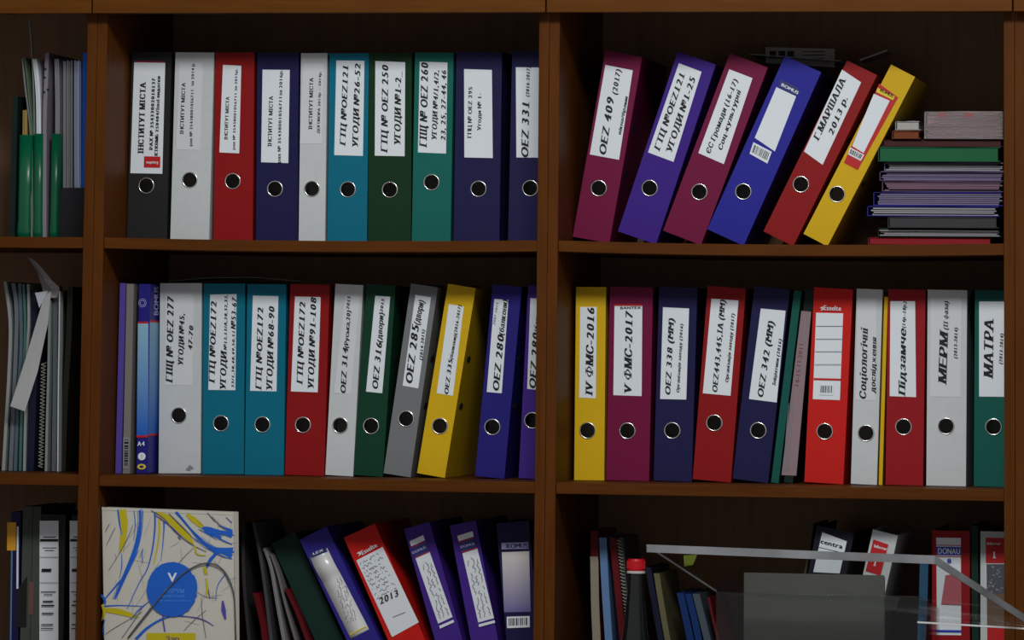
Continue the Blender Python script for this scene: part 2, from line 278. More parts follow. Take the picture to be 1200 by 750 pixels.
# ------------------------------------------------------------------ measured placements (metres)
BINDERS = [
  {'key':'a1','x':-0.66328,'y':0.145,'z':0.13142,'th':0.008,'w':0.07051,'h':0.322,'d':0.285,'color':'black','name':'black lever-arch binder, leftmost on its shelf, label with small red square','group':'lever-arch binders on the top shelf of the middle bookcase','col':1,'ring':(-0.00319,0.09255),'label':[(-0.03053,0.30402),(0.02456,0.30344),(0.02448,0.11314),(-0.03204,0.11347)],'texts':[('ІНСТИТУТ МІСТА',(-0.00942,0.1477),(-0.00858,0.26959),0.00986,'serif','ink'),('РАХ № 35433002010137',(0.00662,0.15447),(0.00798,0.27736),0.00591,'serif','ink'),('КТКВМБ 250404/Інші видатки',(0.01579,0.14444),(0.0168,0.28048),0.00542,'serif','ink'),('Esselte',(0.0166,0.13381),(-0.0038,0.13357),0.00493,'sans','white')],'marks':[('red_tab',[(-0.00823,0.14264),(0.02055,0.14247),(0.02055,0.12322),(-0.00823,0.12338)],'red'),('red_strip',[(-0.0306,0.30657),(0.02449,0.30598),(0.02455,0.30394),(-0.03053,0.30402)],'magenta')]},
  {'key':'a2','x':-0.58762,'y':0.145,'z':0.13055,'th':0.01015,'w':0.06824,'h':0.322,'d':0.285,'color':'white','name':'wide white lever-arch binder between a black and a red one, label ending in 2014','pocket':True,'group':'lever-arch binders on the top shelf of the middle bookcase','col':1,'ring':(-0.0026,0.10338),'label':[(-0.02666,0.30486),(0.01465,0.30425),(0.01367,0.15468),(-0.02809,0.15514)],'texts':[('ІНСТИТУТ МІСТА',(-0.0158,0.18164),(-0.01466,0.26941),0.00641,'sans','ink'),('рах № 35438001056711  за 2014 р.',(-0.00009,0.16159),(0.00003,0.30411),0.00493,'sans','ink')]},
  {'key':'a3','x':-0.51146,'y':0.145,'z':0.13034,'th':-0.00655,'w':0.06848,'h':0.322,'d':0.285,'color':'red','name':'red lever-arch binder between white and navy ones, label ending in 2015','group':'lever-arch binders on the top shelf of the middle bookcase','col':1,'ring':(-0.00155,0.10193),'label':[(-0.02091,0.30088),(0.01141,0.29914),(0.00937,0.14935),(-0.02549,0.15098)],'texts':[('ІНСТИТУТ МІСТА',(-0.01116,0.17267),(-0.00884,0.24604),0.00591,'sans','ink'),('рах № 35438001056711 за 2015р.',(0.00202,0.15594),(0.00522,0.2936),0.00444,'sans','ink')]},
  {'key':'a4','x':-0.43506,'y':0.145,'z':0.1298,'th':-0.00878,'w':0.07289,'h':0.322,'d':0.285,'color':'navy','name':'navy lever-arch binder between red and narrow white ones, label ending in 2016','group':'lever-arch binders on the top shelf of the middle bookcase','col':1,'ring':(-0.00346,0.08972),'label':[(-0.02682,0.29341),(0.02093,0.29249),(0.0195,0.13344),(-0.02816,0.13519)],'texts':[('ІНСТИТУТ МІСТА',(-0.00971,0.16183),(-0.00777,0.2477),0.0069,'sans','ink'),('рах № 35438001056711за 2016р.',(0.00604,0.13401),(0.00849,0.29209),0.00542,'sans','ink')]},
  {'key':'a5','x':-0.37363,'y':0.145,'z':0.12918,'th':-0.003,'w':0.04587,'h':0.322,'d':0.285,'color':'white','name':'narrow white lever-arch binder between navy and turquoise ones on the top shelf','pocket':True,'group':'lever-arch binders on the top shelf of the middle bookcase','col':1,'ring':(-0.00081,0.09062),'label':[(-0.01849,0.30397),(0.0167,0.30386),(0.01578,0.16763),(-0.02297,0.16763)],'texts':[('ІНСТИТУТ МІСТА',(-0.00156,0.19182),(-0.00059,0.27965),0.00641,'sans','ink'),('ДОГОВОРА 2013р. – 2014р.',(0.01144,0.18526),(0.01325,0.29022),0.00444,'sans','ink')]},
  {'key':'a6','x':-0.31247,'y':0.145,'z':0.12908,'th':-0.00227,'w':0.06885,'h':0.322,'d':0.285,'color':'turquoise','name':'turquoise lever-arch binder labelled OEZ121 with numbers 26-52','group':'lever-arch binders on the top shelf of the middle bookcase','col':1,'ring':(0.00052,0.09009),'label':[(-0.02233,0.30962),(0.02669,0.30899),(0.02606,0.14688),(-0.0239,0.14833)],'texts':[('ГТЦ №OEZ121',(-0.00453,0.16545),(-0.00106,0.30149),0.00985,'serif_italic','ink'),('УГОДИ №26-52',(0.01714,0.16144),(0.02005,0.30396),0.00985,'serif_italic','ink')]},
  {'key':'a7','x':-0.23886,'y':0.145,'z':0.12936,'th':-0.00774,'w':0.07425,'h':0.322,'d':0.285,'color':'darkgreen','name':'dark green lever-arch binder labelled OEZ 250, between turquoise and teal ones','group':'lever-arch binders on the top shelf of the middle bookcase','col':1,'ring':(0.00033,0.08967),'label':[(-0.02617,0.30848),(0.02578,0.30605),(0.02563,0.14622),(-0.0262,0.14745)],'texts':[('ГТЦ № OEZ 250',(-0.00416,0.15388),(-0.00349,0.30124),0.01133,'serif_italic','ink'),('УГОДИ №1-2_',(0.01835,0.16532),(0.01918,0.29099),0.01084,'serif_italic','ink')]},
  {'key':'a8','x':-0.16676,'y':0.145,'z':0.13008,'th':0.00444,'w':0.06688,'h':0.322,'d':0.285,'color':'teal','name':'green-teal lever-arch binder labelled OEZ 260','group':'lever-arch binders on the top shelf of the middle bookcase','col':1,'ring':(-0.0009,0.10179),'label':[(-0.02491,0.30641),(0.02329,0.30511),(0.02331,0.15055),(-0.02531,0.15218)],'texts':[('ГІЩ № OEZ 260',(-0.01012,0.16232),(-0.01,0.30446),0.01281,'serif_italic','ink'),('УГОДИ №4/1,4/2,',(0.00657,0.17347),(0.00866,0.29197),0.00838,'serif_italic','ink'),('23, 25, 27-44, 46',(0.02192,0.17258),(0.02146,0.29203),0.00838,'serif_italic','ink')]},
  {'key':'a9','x':-0.08882,'y':0.145,'z':0.13105,'th':0.004,'w':0.07883,'h':0.322,'d':0.285,'color':'navy','name':'navy lever-arch binder with a short label reading OEZ 295','group':'lever-arch binders on the top shelf of the middle bookcase','col':1,'ring':(0.00249,0.09021),'label':[(-0.02569,0.29287),(0.02233,0.29156),(0.02613,0.14235),(-0.0228,0.14298)],'texts':[('ГПЦ № OEZ 295',(-0.01109,0.1766),(-0.01091,0.26281),0.0069,'sans','ink'),('Угоди № 1-',(0.00503,0.18922),(0.00508,0.25185),0.0064,'sans','ink')]},
  {'key':'a10','x':-0.0005,'y':0.145,'z':0.13259,'th':0.012,'w':0.068,'h':0.322,'d':0.285,'color':'navy','name':'navy lever-arch binder labelled OEZ 331, half hidden by the upright','group':'lever-arch binders on the top shelf of the middle bookcase','col':1,'ring':(0.00235,0.09011),'label':[(-0.02713,0.29415),(0.02169,0.29423),(0.02504,0.14183),(-0.02266,0.14159)],'texts':[('OEZ 331',(-0.00234,0.14141),(-0.00243,0.23636),0.01281,'serif_italic','ink'),('(2016-2017)',(-0.00312,0.24435),(-0.00273,0.29544),0.00591,'serif_italic','ink')]},
  {'key':'c1','x':0.10759,'y':0.145,'z':0.13634,'th':0.16796,'w':0.06367,'h':0.318,'d':0.285,'color':'magenta','name':'magenta lever-arch binder labelled OEZ 409, leftmost of the leaning row','slots':True,'group':'leaning binders on the top shelf of the right bookcase','col':2,'ring':(-0.00243,0.08773),'label':[(-0.02767,0.29418),(0.02006,0.293),(0.02344,0.1406),(-0.02742,0.14104)],'texts':[('OEZ 409',(-0.00035,0.14409),(-0.00283,0.24168),0.01274,'serif_italic','ink'),('(2017)',(0.00052,0.2477),(0.00014,0.29017),0.00902,'serif_italic','ink'),('вікна/брами',(0.01924,0.18284),(0.01992,0.2472),0.00531,'serif_italic','ink')]},
  {'key':'c2','x':0.18552,'y':0.145,'z':0.14035,'th':0.31823,'w':0.0682,'h':0.318,'d':0.285,'color':'purple','name':'purple lever-arch binder labelled OEZ121 with numbers 1-25, leaning right','slots':True,'group':'leaning binders on the top shelf of the right bookcase','col':2,'ring':(-0.00615,0.08589),'label':[(-0.02599,0.30049),(0.01511,0.29878),(0.01831,0.14026),(-0.02788,0.14177)],'texts':[('ГТЦ №OEZ121',(-0.00991,0.15115),(-0.00989,0.28659),0.01061,'serif_italic','ink'),('УГОДИ №1-25',(0.01045,0.15342),(0.00929,0.28558),0.01061,'serif_italic','ink')]},
  {'key':'c3','x':0.26194,'y':0.145,'z':0.14078,'th':0.35779,'w':0.06846,'h':0.318,'d':0.285,'color':'magenta','name':'magenta lever-arch binder between purple and blue ones, leaning right','slots':True,'group':'leaning binders on the top shelf of the right bookcase','col':2,'ring':(0.00008,0.08231),'label':[(-0.02569,0.29244),(0.01647,0.29221),(0.02236,0.14035),(-0.02462,0.14257)],'texts':[('ЄС Громади (16-17)',(-0.00538,0.14812),(-0.0054,0.28002),0.00849,'serif_italic','ink'),('Соц-культурні',(0.01118,0.16065),(0.00629,0.26441),0.00743,'serif_italic','ink')]},
  {'key':'c4','x':0.33536,'y':0.145,'z':0.14194,'th':0.41888,'w':0.06715,'h':0.318,'d':0.285,'color':'blue','name':'bright blue lever-arch binder with blank label and barcode, leaning right','slots':True,'group':'leaning binders on the top shelf of the right bookcase','col':2,'ring':(-0.00405,0.08214),'label':[(-0.02501,0.26449),(0.01173,0.26393),(0.01682,0.16513),(-0.02347,0.17218)],'texts':[('BOMUS',(-0.01853,0.26972),(0.01287,0.26795),0.00531,'sans','paper')],'marks':[('header_strip',[(-0.02413,0.27951),(0.01116,0.27829),(0.01369,0.26481),(-0.02229,0.26629)],'blueprint'),('barcode',[(-0.02236,0.16449),(0.01263,0.16267),(0.01388,0.14162),(-0.02035,0.14435)],'barcode')]},
  {'key':'c5','x':0.42442,'y':0.145,'z':0.14035,'th':0.45379,'w':0.05589,'h':0.318,'d':0.285,'color':'red','name':'red lever-arch binder labelled 2013, leaning right beside the yellow one','slots':True,'group':'leaning binders on the top shelf of the right bookcase','col':2,'ring':(-0.00605,0.09826),'label':[(-0.02873,0.30063),(0.00948,0.29556),(0.01224,0.14342),(-0.02545,0.14977)],'texts':[('Г.МАРШАЛА',(-0.01159,0.17733),(-0.01497,0.28717),0.01062,'serif_italic','ink'),('2013 р.',(0.006,0.19486),(0.00155,0.26204),0.00956,'serif_italic','ink')]},
  {'key':'c6','x':0.48671,'y':0.145,'z':0.1386,'th':0.47647,'w':0.04524,'h':0.318,'d':0.285,'color':'yellow','name':'yellow lever-arch binder leaning on the stack of folders','slots':True,'group':'leaning binders on the top shelf of the right bookcase','col':2,'ring':(-0.00332,0.08443),'label':[(-0.02539,0.28075),(0.01304,0.27489),(0.00881,0.13624),(-0.01716,0.13648)],'texts':[('BOMUS',(-0.01881,0.27038),(0.00525,0.27025),0.00478,'sans','ink')],'marks':[('red_band',[(-0.02539,0.28075),(0.01304,0.27489),(0.00881,0.13624),(-0.01716,0.13648)],'red'),('yellow_strip',[(-0.02457,0.27339),(0.00758,0.27386),(0.00768,0.26672),(-0.02375,0.26602)],'yellowprint'),('blank_field',[(-0.0256,0.26147),(0.00345,0.26333),(0.00482,0.16588),(-0.01759,0.16739)],'paper'),('barcode',[(-0.01945,0.16403),(0.00723,0.16354),(0.00668,0.15189),(-0.01737,0.15193)],'barcode')]},
  {'key':'d1','x':-0.59807,'y':0.145,'z':-0.2642,'th':-0.01092,'w':0.0732,'h':0.322,'d':0.285,'color':'white','name':'white lever-arch binder labelled OEZ 277','pocket':True,'group':'lever-arch binders on the middle shelf of the middle bookcase','col':1,'row':1,'ring':(-0.00189,0.09789),'label':[(-0.0262,0.30421),(0.02297,0.30306),(0.02143,0.14834),(-0.0271,0.14932)],'texts':[('ГІЩ № OEZ 277',(-0.01311,0.15454),(-0.0121,0.29896),0.01177,'serif_italic','ink'),('УГОДИ №45,',(0.005,0.18266),(0.00703,0.27021),0.0087,'serif_italic','ink'),('47-70',(0.02098,0.2087),(0.02283,0.24933),0.00768,'serif_italic','ink')],'marks':[('small_mark',[(0.0112,0.00613),(0.01759,0.01445),(0.02083,0.01291),(0.02516,0.00827),(0.01979,0.00721),(0.01874,0.00409)],'greyink')]},
  {'key':'d2','x':-0.52206,'y':0.145,'z':-0.26424,'th':-0.00988,'w':0.07238,'h':0.322,'d':0.285,'color':'turquoise','name':'turquoise lever-arch binder labelled OEZ172 with numbers 53-67','group':'lever-arch binders on the middle shelf of the middle bookcase','col':1,'row':1,'ring':(-0.0042,0.08547),'label':[(-0.02476,0.30333),(0.02153,0.30432),(0.0206,0.14156),(-0.02668,0.14195)],'texts':[('ГТЦ №OEZ172',(-0.0155,0.15497),(-0.01335,0.29184),0.01024,'serif_italic','ink'),('УГОДИ',(0.00395,0.14203),(0.00507,0.20593),0.01024,'serif_italic','ink'),('№13,13/А,28,32,33,',(0.00504,0.20957),(0.00594,0.3033),0.00512,'serif_italic','ink'),('33/1,38,48,49,50,51',(0.01842,0.14518),(0.01931,0.24235),0.00461,'serif_italic','ink'),('№53-67',(0.02036,0.24496),(0.02158,0.29807),0.00819,'serif_italic','ink')]},
  {'key':'d3','x':-0.45033,'y':0.145,'z':-0.26452,'th':-0.00224,'w':0.06788,'h':0.322,'d':0.285,'color':'turquoise','name':'turquoise lever-arch binder labelled OEZ172 with numbers 68-90','group':'lever-arch binders on the middle shelf of the middle bookcase','col':1,'row':1,'ring':(-0.00421,0.08464),'label':[(-0.024,0.3025),(0.02055,0.30175),(0.0196,0.14082),(-0.02646,0.14138)],'texts':[('ГТЦ №OEZ172',(-0.00668,0.14469),(-0.00545,0.28233),0.01024,'serif_italic','ink'),('УГОДИ №68-90',(0.01209,0.14229),(0.01436,0.28403),0.01024,'serif_italic','ink')]},
  {'key':'d4','x':-0.38017,'y':0.145,'z':-0.26414,'th':0.01354,'w':0.06821,'h':0.322,'d':0.285,'color':'red','name':'red lever-arch binder labelled OEZ172 with numbers 91-108','group':'lever-arch binders on the middle shelf of the middle bookcase','col':1,'row':1,'ring':(-0.00518,0.08464),'label':[(-0.02543,0.30083),(0.01951,0.3008),(0.01881,0.14009),(-0.02765,0.14043)],'texts':[('ГТЦ №OEZ172',(-0.00776,0.15441),(-0.00697,0.29189),0.01024,'serif_italic','ink'),('УГОДИ №91-108',(0.01171,0.14559),(0.01206,0.2996),0.01024,'serif_italic','ink')]},
  {'key':'e1','x':-0.32021,'y':0.145,'z':-0.26365,'th':0.03957,'w':0.04802,'h':0.322,'d':0.285,'color':'white','name':'white lever-arch binder labelled OEZ 314','pocket':True,'group':'lever-arch binders on the middle shelf of the middle bookcase','col':1,'row':1,'ring':(-0.00271,0.0842),'label':[(-0.00629,0.30266),(0.01974,0.3023),(0.01262,0.13754),(-0.01615,0.13818)],'texts':[('OEZ 314',(0.00375,0.13815),(0.004,0.21493),0.00955,'serif_italic','ink'),('(Руська,20)',(0.004,0.21493),(0.00501,0.2779),0.0069,'serif_italic','ink'),('2015',(0.00214,0.27991),(0.0037,0.30207),0.00531,'serif_italic','ink')]},
  {'key':'e2','x':-0.27013,'y':0.145,'z':-0.26321,'th':0.05541,'w':0.05003,'h':0.322,'d':0.285,'color':'darkgreen2','name':'dark green lever-arch binder labelled OEZ 316, between white and grey tilted ones','group':'lever-arch binders on the middle shelf of the middle bookcase','col':1,'row':1,'ring':(-0.00065,0.08357),'label':[(-0.00871,0.30268),(0.01726,0.30274),(0.01474,0.13982),(-0.01344,0.14058)],'texts':[('OEZ 316',(0.00662,0.1457),(0.00886,0.22476),0.01061,'serif_italic','ink'),('(двори)',(0.00776,0.22468),(0.00816,0.27471),0.00849,'serif_italic','ink'),('2015',(0.00643,0.27567),(0.00762,0.29835),0.00531,'serif_italic','ink')]},
  {'key':'e3','x':-0.22048,'y':0.145,'z':-0.26147,'th':0.13423,'w':0.04672,'h':0.322,'d':0.285,'color':'grey','name':'grey lever-arch binder labelled OEZ 285','slots':True,'group':'lever-arch binders on the middle shelf of the middle bookcase','col':1,'row':1,'ring':(0.00177,0.09595),'label':[(-0.01304,0.30417),(0.01424,0.30377),(0.01494,0.14918),(-0.01237,0.15001)],'texts':[('OEZ 285',(0.00353,0.15506),(0.00096,0.25473),0.01274,'serif_italic','ink'),('(двори)',(0.00096,0.25473),(0.00431,0.29583),0.01061,'serif_italic','ink'),('(2014-2015)',(0.01502,0.19728),(0.01192,0.2482),0.00531,'serif_italic','ink')]},
  {'key':'e4','x':-0.16218,'y':0.145,'z':-0.26091,'th':0.15369,'w':0.04821,'h':0.322,'d':0.285,'color':'yellow','name':'yellow lever-arch binder labelled OEZ 335, tilted right','slots':True,'group':'lever-arch binders on the middle shelf of the middle bookcase','col':1,'row':1,'ring':(0.00166,0.08406),'label':[(-0.01703,0.28838),(0.00909,0.28833),(0.01541,0.13773),(-0.01282,0.13732)],'texts':[('OEZ 335',(0.00697,0.13848),(0.00483,0.19766),0.00743,'serif_italic','ink'),('(балкони)',(0.00483,0.19766),(0.00515,0.23888),0.00531,'serif_italic','ink'),('(2016-2017)',(0.00497,0.23994),(0.00442,0.28974),0.00531,'serif_italic','ink')]},
  {'key':'e5','x':-0.0615,'y':0.145,'z':-0.26253,'th':0.0828,'w':0.05009,'h':0.322,'d':0.285,'color':'blue2','name':'blue lever-arch binder labelled OEZ 280 beside the yellow one','slots':True,'group':'lever-arch binders on the middle shelf of the middle bookcase','col':1,'row':1,'ring':(-0.00304,0.08413),'label':[(-0.0199,0.29786),(0.00423,0.29793),(0.0074,0.14179),(-0.01831,0.14147)],'texts':[('OEZ 280',(0.00222,0.1445),(0.00266,0.23878),0.01168,'serif_italic','ink'),('(балкони)',(0.00157,0.23868),(0.00314,0.29783),0.00849,'serif_italic','ink'),('2007-2013',(-0.0147,0.25432),(-0.01222,0.29212),0.00425,'serif_italic','greyink')]},
  {'key':'e6','x':0.00739,'y':0.145,'z':-0.26362,'th':0.04012,'w':0.03883,'h':0.322,'d':0.285,'color':'violet','name':'violet lever-arch binder labelled OEZ 280, half hidden by the upright','group':'lever-arch binders on the middle shelf of the middle bookcase','col':1,'row':1,'ring':(-0.00099,0.09711),'label':[(-0.01455,0.30119),(0.00946,0.30076),(0.01166,0.14833),(-0.01233,0.1492)],'texts':[('OEZ 280',(0.00179,0.14994),(0.00363,0.24333),0.01168,'serif_italic','ink'),('(балкони)',(0.003,0.2449),(0.00402,0.3005),0.00849,'serif_italic','ink')]},
  {'key':'f1','x':0.10786,'y':0.145,'z':-0.26458,'th':0.00084,'w':0.05079,'h':0.322,'d':0.285,'color':'yellow','name':'narrow yellow lever-arch binder labelled 2016, leftmost on its shelf','group':'lever-arch binders on the middle shelf of the right bookcase','col':2,'row':1,'ring':(-0.00353,0.08256),'label':[(-0.01802,0.28851),(0.01018,0.2888),(0.01001,0.13628),(-0.01814,0.13696)],'texts':[('IV ФМС-2016',(0.00454,0.14257),(0.00639,0.28769),0.01274,'serif_italic','ink')]},
  {'key':'f2','x':0.17282,'y':0.145,'z':-0.26412,'th':0.01329,'w':0.07273,'h':0.322,'d':0.285,'color':'magenta','name':'magenta lever-arch binder labelled 2017 on the middle shelf','group':'lever-arch binders on the middle shelf of the right bookcase','col':2,'row':1,'ring':(-0.00203,0.0825),'label':[(-0.02809,0.28986),(0.01893,0.29092),(0.02099,0.1408),(-0.02704,0.14114)],'texts':[('V ФМС-2017',(0.00366,0.14459),(0.00293,0.28098),0.01274,'serif_italic','ink'),('BANTEX',(-0.0177,0.28477),(0.01687,0.28608),0.00425,'sans','ink')],'marks':[('orange_strip',[(-0.02869,0.2925),(0.01887,0.29357),(0.01893,0.29092),(-0.02809,0.28986)],'red')]},
  {'key':'f3','x':0.24887,'y':0.145,'z':-0.26386,'th':0.02282,'w':0.06445,'h':0.322,'d':0.285,'color':'navy','name':'navy lever-arch binder labelled OEZ 338','group':'lever-arch binders on the middle shelf of the right bookcase','col':2,'row':1,'ring':(-0.00304,0.08381),'label':[(-0.02476,0.2881),(0.01944,0.28739),(0.01906,0.13587),(-0.02502,0.13536)],'texts':[('OEZ 338 (MM)',(-0.00801,0.14232),(-0.00534,0.2696),0.00955,'serif_italic','ink'),('Організація заходу (2016)',(0.00691,0.14708),(0.00999,0.26108),0.00478,'serif_italic','ink')]},
  {'key':'f4','x':0.31476,'y':0.145,'z':-0.26226,'th':0.07275,'w':0.06443,'h':0.322,'d':0.285,'color':'red','name':'red lever-arch binder labelled OEZ443','group':'lever-arch binders on the middle shelf of the right bookcase','col':2,'row':1,'ring':(-0.00328,0.09591),'label':[(-0.02431,0.30108),(0.02139,0.30164),(0.02041,0.14295),(-0.02637,0.14318)],'texts':[('OEZ443,445,ІА (MM)',(-0.00242,0.14629),(-0.00056,0.30037),0.00902,'serif_italic','ink'),('Організація заходу (2017)',(0.01494,0.16472),(0.01672,0.27894),0.00531,'serif_italic','ink')]},
  {'key':'f5','x':0.37939,'y':0.145,'z':-0.26133,'th':0.10949,'w':0.0598,'h':0.322,'d':0.285,'color':'navy','name':'navy lever-arch binder labelled OEZ 342, tilted right','group':'lever-arch binders on the middle shelf of the right bookcase','col':2,'row':1,'ring':(0.00371,0.08427),'label':[(-0.01511,0.28553),(0.0267,0.2868),(0.02914,0.13407),(-0.01761,0.13416)],'texts':[('OEZ 342 (MM)',(0.00547,0.13912),(0.00971,0.26613),0.01061,'serif_italic','ink'),('Ініціативи (2016)',(0.02384,0.16154),(0.02574,0.2388),0.00531,'serif_italic','ink')]},
  {'key':'g2','x':0.50197,'y':0.145,'z':-0.26307,'th':0.04714,'w':0.06483,'h':0.322,'d':0.285,'color':'brightred','name':'bright red lever-arch binder with a blank ruled label and barcode','group':'lever-arch binders on the middle shelf of the right bookcase','col':2,'row':1,'ring':(-0.00264,0.08505),'label':[(-0.02687,0.28016),(0.01829,0.28162),(0.01999,0.13816),(-0.02512,0.13709)],'texts':[('Esselte',(-0.01388,0.28527),(0.01478,0.2858),0.00824,'sans','paper')],'marks':[('swirl_logo',[(-0.02123,0.28869),(-0.01583,0.29118),(-0.01504,0.2863),(-0.0193,0.28332),(-0.01732,0.28781)],'paper'),('red_divider',[(-0.02524,0.17201),(0.02041,0.17362),(0.02057,0.17036),(-0.02507,0.16874)],'red'),('barcode',[(-0.01484,0.1628),(0.0088,0.16366),(0.00861,0.14566),(-0.01503,0.14479)],'barcode'),('rule',[(-0.02576,0.25833),(0.01878,0.26088),(0.01882,0.26006),(-0.02572,0.25751)],'greyink'),('rule',[(-0.02523,0.23703),(0.0193,0.2396),(0.01934,0.23878),(-0.02519,0.23621)],'greyink'),('rule',[(-0.02528,0.21625),(0.01924,0.21884),(0.01928,0.21803),(-0.02524,0.21543)],'greyink'),('rule',[(-0.02475,0.19497),(0.01976,0.19758),(0.0198,0.19677),(-0.02471,0.19416)],'greyink')]},
  {'key':'g3','x':0.56859,'y':0.145,'z':-0.264,'th':0.028,'w':0.0432,'h':0.322,'d':0.285,'color':'white','name':'narrow white lever-arch binder with a two-line word label, beside a yellow folder edge','pocket':True,'group':'lever-arch binders on the middle shelf of the right bookcase','col':2,'row':1,'ring':(0.00099,0.08432),'label':[(-0.01956,0.30738),(0.01229,0.30856),(0.01469,0.13867),(-0.01767,0.13843)],'texts':[('Соціологічні',(-0.00072,0.14021),(-0.00095,0.25621),0.01099,'serif_italic','ink'),('дослідження',(0.01429,0.1517),(0.01375,0.24205),0.00769,'serif_italic','ink')]},
  {'key':'g4','x':0.63553,'y':0.145,'z':-0.26423,'th':0.012,'w':0.0622,'h':0.322,'d':0.285,'color':'crimson','name':'crimson lever-arch binder between two white ones on the middle shelf','group':'lever-arch binders on the middle shelf of the right bookcase','col':2,'row':1,'ring':(-0.00238,0.09564),'label':[(-0.02712,0.30222),(0.01397,0.30309),(0.01772,0.14496),(-0.02604,0.1455)],'texts':[('Підзамче',(-0.00036,0.14831),(-0.00019,0.25703),0.01099,'serif_italic','ink'),('(14р.-18р.)',(-0.00186,0.25863),(-0.0008,0.30168),0.0055,'serif_italic','ink')]},
  {'key':'g5','x':0.7047,'y':0.145,'z':-0.2644,'th':0.006,'w':0.06527,'h':0.322,'d':0.285,'color':'white','name':'wide white lever-arch binder between crimson and teal ones','pocket':True,'group':'lever-arch binders on the middle shelf of the right bookcase','col':2,'row':1,'ring':(-0.00063,0.0979),'label':[(-0.02771,0.30914),(0.02363,0.3099),(0.02302,0.14599),(-0.02712,0.14613)],'texts':[('МЕРМ',(-0.00055,0.16831),(0.00164,0.25084),0.01374,'serif_italic','ink'),('(ІІ фаза)',(0.00105,0.25627),(0.00184,0.30305),0.00714,'serif_italic','ink'),('(2013-2014)',(0.01663,0.20929),(0.0174,0.25979),0.0055,'serif_italic','ink')]},
  {'key':'g6','x':0.77942,'y':0.145,'z':-0.26439,'th':0.006,'w':0.0581,'h':0.322,'d':0.285,'color':'teal_dim','name':'teal lever-arch binder at the right end of the middle shelf','group':'lever-arch binders on the middle shelf of the right bookcase','col':2,'row':1,'ring':(0.00294,0.09788),'label':[(-0.02215,0.30332),(0.02573,0.30404),(0.02654,0.1475),(-0.02124,0.14715)],'texts':[('МАТРА',(0.0014,0.17896),(0.00197,0.27328),0.01539,'serif_italic','ink'),('(2013-2014)',(0.01649,0.20088),(0.0184,0.25076),0.0055,'serif_italic','ink')]},
  {'key':'h1','x':-0.21803,'y':0.145,'z':-0.6476,'th':-0.47124,'w':0.052,'h':0.322,'d':0.285,'color':'indigo','name':'indigo lever-arch binder with a glossy label, leaning left on the bottom shelf','group':'binders on the lowest shelf of the middle bookcase','col':1,'row':2,'label':[(-0.02217,0.29228),(0.01139,0.28884),(0.01665,0.13585),(-0.01839,0.13485)],'texts':[('LEX',(-0.0144,0.2885),(0.00418,0.2872),0.00416,'sans','paper')],'marks':[('header_strip',[(-0.02217,0.29228),(0.00924,0.28989),(0.00981,0.28343),(-0.0201,0.2856)],'blueprint'),('yellow_line',[(-0.01688,0.14333),(0.01437,0.14309),(0.01441,0.14102),(-0.01684,0.14126)],'yellowprint'),('scribble',[(-0.00202,0.23977),(0.01826,0.23764),(0.00616,0.15883),(-0.01409,0.16093)],'scribble4')]},
  {'key':'h2','x':-0.14854,'y':0.145,'z':-0.64708,'th':-0.43459,'w':0.0585,'h':0.322,'d':0.285,'color':'brightred','name':'red lever-arch binder with a handwritten label, leaning left on the bottom shelf','group':'binders on the lowest shelf of the middle bookcase','col':1,'row':2,'label':[(-0.02497,0.27853),(0.02579,0.28089),(0.03114,0.14147),(-0.02064,0.13753)],'texts':[('Esselte',(-0.01114,0.28254),(0.01812,0.28479),0.00786,'sans','paper'),('2013',(-0.01675,0.19518),(0.01893,0.19562),0.01109,'sans_italic','ink')],'marks':[('swirl_logo',[(-0.01981,0.2889),(-0.01349,0.29015),(-0.01276,0.28477),(-0.01883,0.2829),(-0.01519,0.28635)],'paper'),('scribble',[(-0.02072,0.27514),(0.02302,0.27706),(0.02327,0.2053),(-0.01953,0.20296)],'scribble9'),('rule',[(-0.0056,0.16764),(0.0174,0.1666),(0.01746,0.16557),(-0.00554,0.1666)],'greyink')]},
  {'key':'h3','x':-0.09246,'y':0.145,'z':-0.65282,'th':-0.29322,'w':0.0455,'h':0.322,'d':0.285,'color':'violet','name':'violet lever-arch binder with handwritten label, next to the leaning red one','group':'binders on the lowest shelf of the middle bookcase','col':1,'row':2,'label':[(-0.01701,0.27024),(0.00926,0.27353),(0.01706,0.15902),(-0.00961,0.15519)],'texts':[('DOMUS',(-0.01878,0.27765),(0.00553,0.28087),0.00424,'sans','paleprint')],'marks':[('white_strip',[(-0.01893,0.29973),(0.00646,0.30327),(0.00712,0.29427),(-0.01887,0.2909)],'paper'),('header_strip',[(-0.01877,0.28898),(0.00705,0.29177),(0.0093,0.27478),(-0.01728,0.27157)],'blueprint'),('orange_line',[(-0.0186,0.28956),(0.007,0.29273),(0.00697,0.29148),(-0.01863,0.28831)],'red'),('orange_line',[(-0.01728,0.27157),(0.009,0.27487),(0.00896,0.27362),(-0.01731,0.27032)],'red'),('white_strip',[(-0.00852,0.15113),(0.01769,0.15447),(0.01771,0.15008),(-0.00866,0.14616)],'paper'),('scribble',[(-0.01034,0.26521),(0.00785,0.26638),(0.01404,0.16425),(-0.00551,0.16156)],'scribble3')]},
